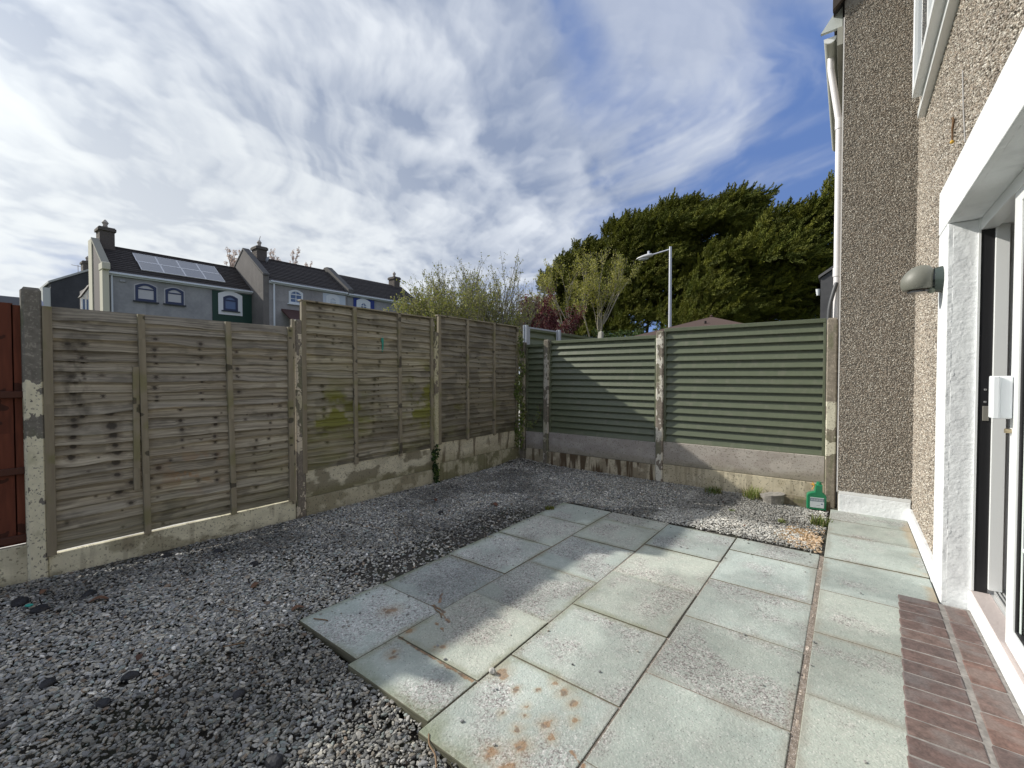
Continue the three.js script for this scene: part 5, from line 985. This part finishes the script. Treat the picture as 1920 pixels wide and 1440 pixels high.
{ // weedkiller bottle: flat shouldered body, handle neck, spout, label
  const o = thing('bottle', 'green plastic weedkiller bottle with a white and grey label and orange nozzle', 'bottle', [-0.275, -0.04, -5.925], 0.16);
  const gm = new THREE.MeshPhysicalMaterial({ color: rgb(0.008, 0.20, 0.085), roughness: 0.32, clearcoat: 0.3, clearcoatRoughness: 0.3 });
  const body = new THREE.Shape(); body.moveTo(-0.082, 0.012); body.quadraticCurveTo(-0.084, 0, -0.072, 0); body.lineTo(0.072, 0); body.quadraticCurveTo(0.084, 0, 0.082, 0.012); body.lineTo(0.084, 0.135); body.quadraticCurveTo(0.084, 0.158, 0.066, 0.168); body.lineTo(0.048, 0.186); body.lineTo(0.046, 0.262); body.lineTo(-0.004, 0.262); body.lineTo(-0.010, 0.186); body.lineTo(-0.06, 0.168); body.quadraticCurveTo(-0.084, 0.158, -0.082, 0.135); body.closePath();
  const bg = new THREE.ExtrudeGeometry(body, { depth: 0.05, bevelEnabled: true, bevelThickness: 0.016, bevelSize: 0.008, bevelSegments: 3, curveSegments: 6 }); bg.translate(0, 0.008, -0.021); part('body', boxUV(bg), gm, o);
  part('cap', new THREE.CylinderGeometry(0.022, 0.026, 0.03, 20).translate(0.024, 0.292, 0), gm, o);
  part('nozzle', [new THREE.CylinderGeometry(0.006, 0.008, 0.05, 10).rotateZ(1.2).translate(-0.030, 0.268, 0.01), new THREE.ConeGeometry(0.010, 0.035, 10).rotateZ(0.5).translate(-0.032, 0.290, 0.01), new THREE.CylinderGeometry(0.004, 0.004, 0.05, 8).rotateZ(-0.5).translate(-0.030, 0.238, 0.012)], mat([0.72, 0.36, 0.05], 0.45), o);
  const lT = colTex(256, 220, (u, v, i, j) => {
    let c = [0.62, 0.68, 0.70];
    if (v > 0.60 && v < 0.94) { c = [0.20, 0.25, 0.29]; const k = (u - 0.08) / 0.84 * 8, f = k - Math.floor(k); if (u > 0.08 && u < 0.92 && v > 0.68 && v < 0.86 && f > 0.18 && f < 0.72 && h2(Math.floor(u * 42), Math.floor(v * 22)) > 0.35) c = [0.55, 0.58, 0.60]; }
    if (Math.hypot((u - 0.84) * 1.1, v - 0.40) < 0.07) c = [0.09, 0.13, 0.22];
    if (v > 0.20 && v < 0.28 && u > 0.45 && u < 0.72) c = [0.42, 0.45, 0.47];
    if (v > 0.08 && v < 0.52 && u < 0.4 && (Math.floor(v * 60) % 3 === 0)) c = scl(c, 0.92);
    return c;
  }, false);
  const lg = new RoundedBoxGeometry(0.128, 0.112, 0.003, 2, 0.0015); const l2 = lg.index ? lg.toNonIndexed() : lg; planUV(l2, (x, y) => [clamp(x / 0.128 + 0.5), clamp(y / 0.112 + 0.5)]); l2.translate(0.004, 0.082, 0.0462); part('label', l2, mat([1, 1, 1], 0.4, { map: lT }), o);
}
// dark stones, dead leaves and twigs among the gravel
{
  reseed(61); const sg = new THREE.IcosahedronGeometry(1, 2), p = sg.attributes.position; for (let i = 0; i < p.count; i++) { const x = p.getX(i), y = p.getY(i), z = p.getZ(i), k = 1 + 0.4 * (fbm(x * 1.3 + 5, y * 1.5 + z * 1.7 + 3, 2) - 0.5); p.setXYZ(i, x * k, y * k, z * k); } sg.computeVertexNormals();
  const dm = mat([0.018, 0.019, 0.024], 0.6);
  for (const [x, z, s] of [[-4.15, -0.30, 0.045], [-3.95, -0.37, 0.038], [-4.0, -0.60, 0.034], [-4.4, -1.12, 0.035], [-4.2, -1.42, 0.032], [-2.75, -0.55, 0.030], [-2.62, -0.43, 0.028], [-3.0, -0.30, 0.03], [-2.2, -0.82, 0.026], [-1.70, -0.75, 0.034], [-3.5, -3.3, 0.03], [-3.7, -1.5, 0.03]]) {
    const o = thing('dark_stone', 'small rounded black stone lying loose among the grey gravel', 'stone', [x, gy(x, z) + s * 0.45, z], rr(0, 6), 'black stones scattered in the gravel');
    const m = part('stone', sg, dm, o); m.scale.set(s * 1.25, s * 0.7, s * 0.9);
  }
  const lf = new THREE.PlaneGeometry(1, 0.5, 8, 4), lp = lf.attributes.position; for (let i = 0; i < lp.count; i++) { const x = lp.getX(i), y = lp.getY(i); lp.setXYZ(i, x, y * Math.sqrt(Math.max(0.02, 1 - 4 * x * x)), 0.12 * Math.cos(x * 5) + 0.5 * y * y); } lf.rotateX(-Q); lf.computeVertexNormals();
  const lm = [[0.085, 0.04, 0.026], [0.16, 0.085, 0.05], [0.12, 0.05, 0.03]].map(c => mat(c, 0.8, { side: THREE.DoubleSide }));
  for (const [x, z, s] of [[-3.85, -0.62, 0.10], [-2.72, -1.35, 0.085], [-3.3, -1.35, 0.09], [-3.2, -3.85, 0.12], [-4.25, -0.42, 0.07], [-2.9, -0.62, 0.06], [-2.9, -4.6, 0.06], [-3.9, -3.6, 0.08], [-1.15, -5.6, 0.05], [-0.78, -4.72, 0.04]]) {
    const o = thing('dead_leaf', 'curled brown dead leaf lying on the gravel', 'leaf', [x, gy(x, z) + 0.022, z], rr(0, 6), 'dead leaves on the gravel'); const m = part('leaf', lf, pick(lm), o); m.scale.setScalar(s);
  }
  const tw = mat([0.20, 0.13, 0.075], 0.85);
  for (const [x, z, l, a] of [[-2.46, -1.36, 0.10, 0.4], [-1.98, -1.84, 0.16, 2.7], [-1.26, -1.14, 0.16, 2.6], [-3.0, -1.1, 0.12, 0.3], [-2.6, -0.95, 0.10, 1.0], [-3.3, -2.55, 0.35, 2.6]]) {
    const o = thing('twig', 'thin dry brown twig lying on the ground', 'twig', [x, z < -1.3 && x > -2.56 ? 0.006 : gy(x, z) + 0.03, z], a, 'dry twigs'); part('twig', tube([V(-l / 2, 0, 0), V(-l / 6, 0.004, 0.006), V(l / 5, 0, -0.004), V(l / 2, 0.003, 0.003)], 0.0035, 12, 5), tw, o);
  }
  const c = thing('pebble', 'single pale pebble on the rust stained slab by its joint', 'pebble', [-1.36, 0.012, -1.62]); const m = part('pebble', sg, mat([0.42, 0.41, 0.38], 0.8), c); m.scale.set(0.02, 0.013, 0.015);
  const tq = thing('plastic_scrap', 'tiny turquoise scrap of plastic on the gravel near the left edge', 'litter', [-4.02, gy(-4, -0.35) + 0.03, -0.33], 0.5); part('scrap', bx(-0.018, 0.018, 0, 0.012, -0.012, 0.012, 0.004), mat([0.04, 0.40, 0.33], 0.5), tq);
}

renderer.render(scene, camera);
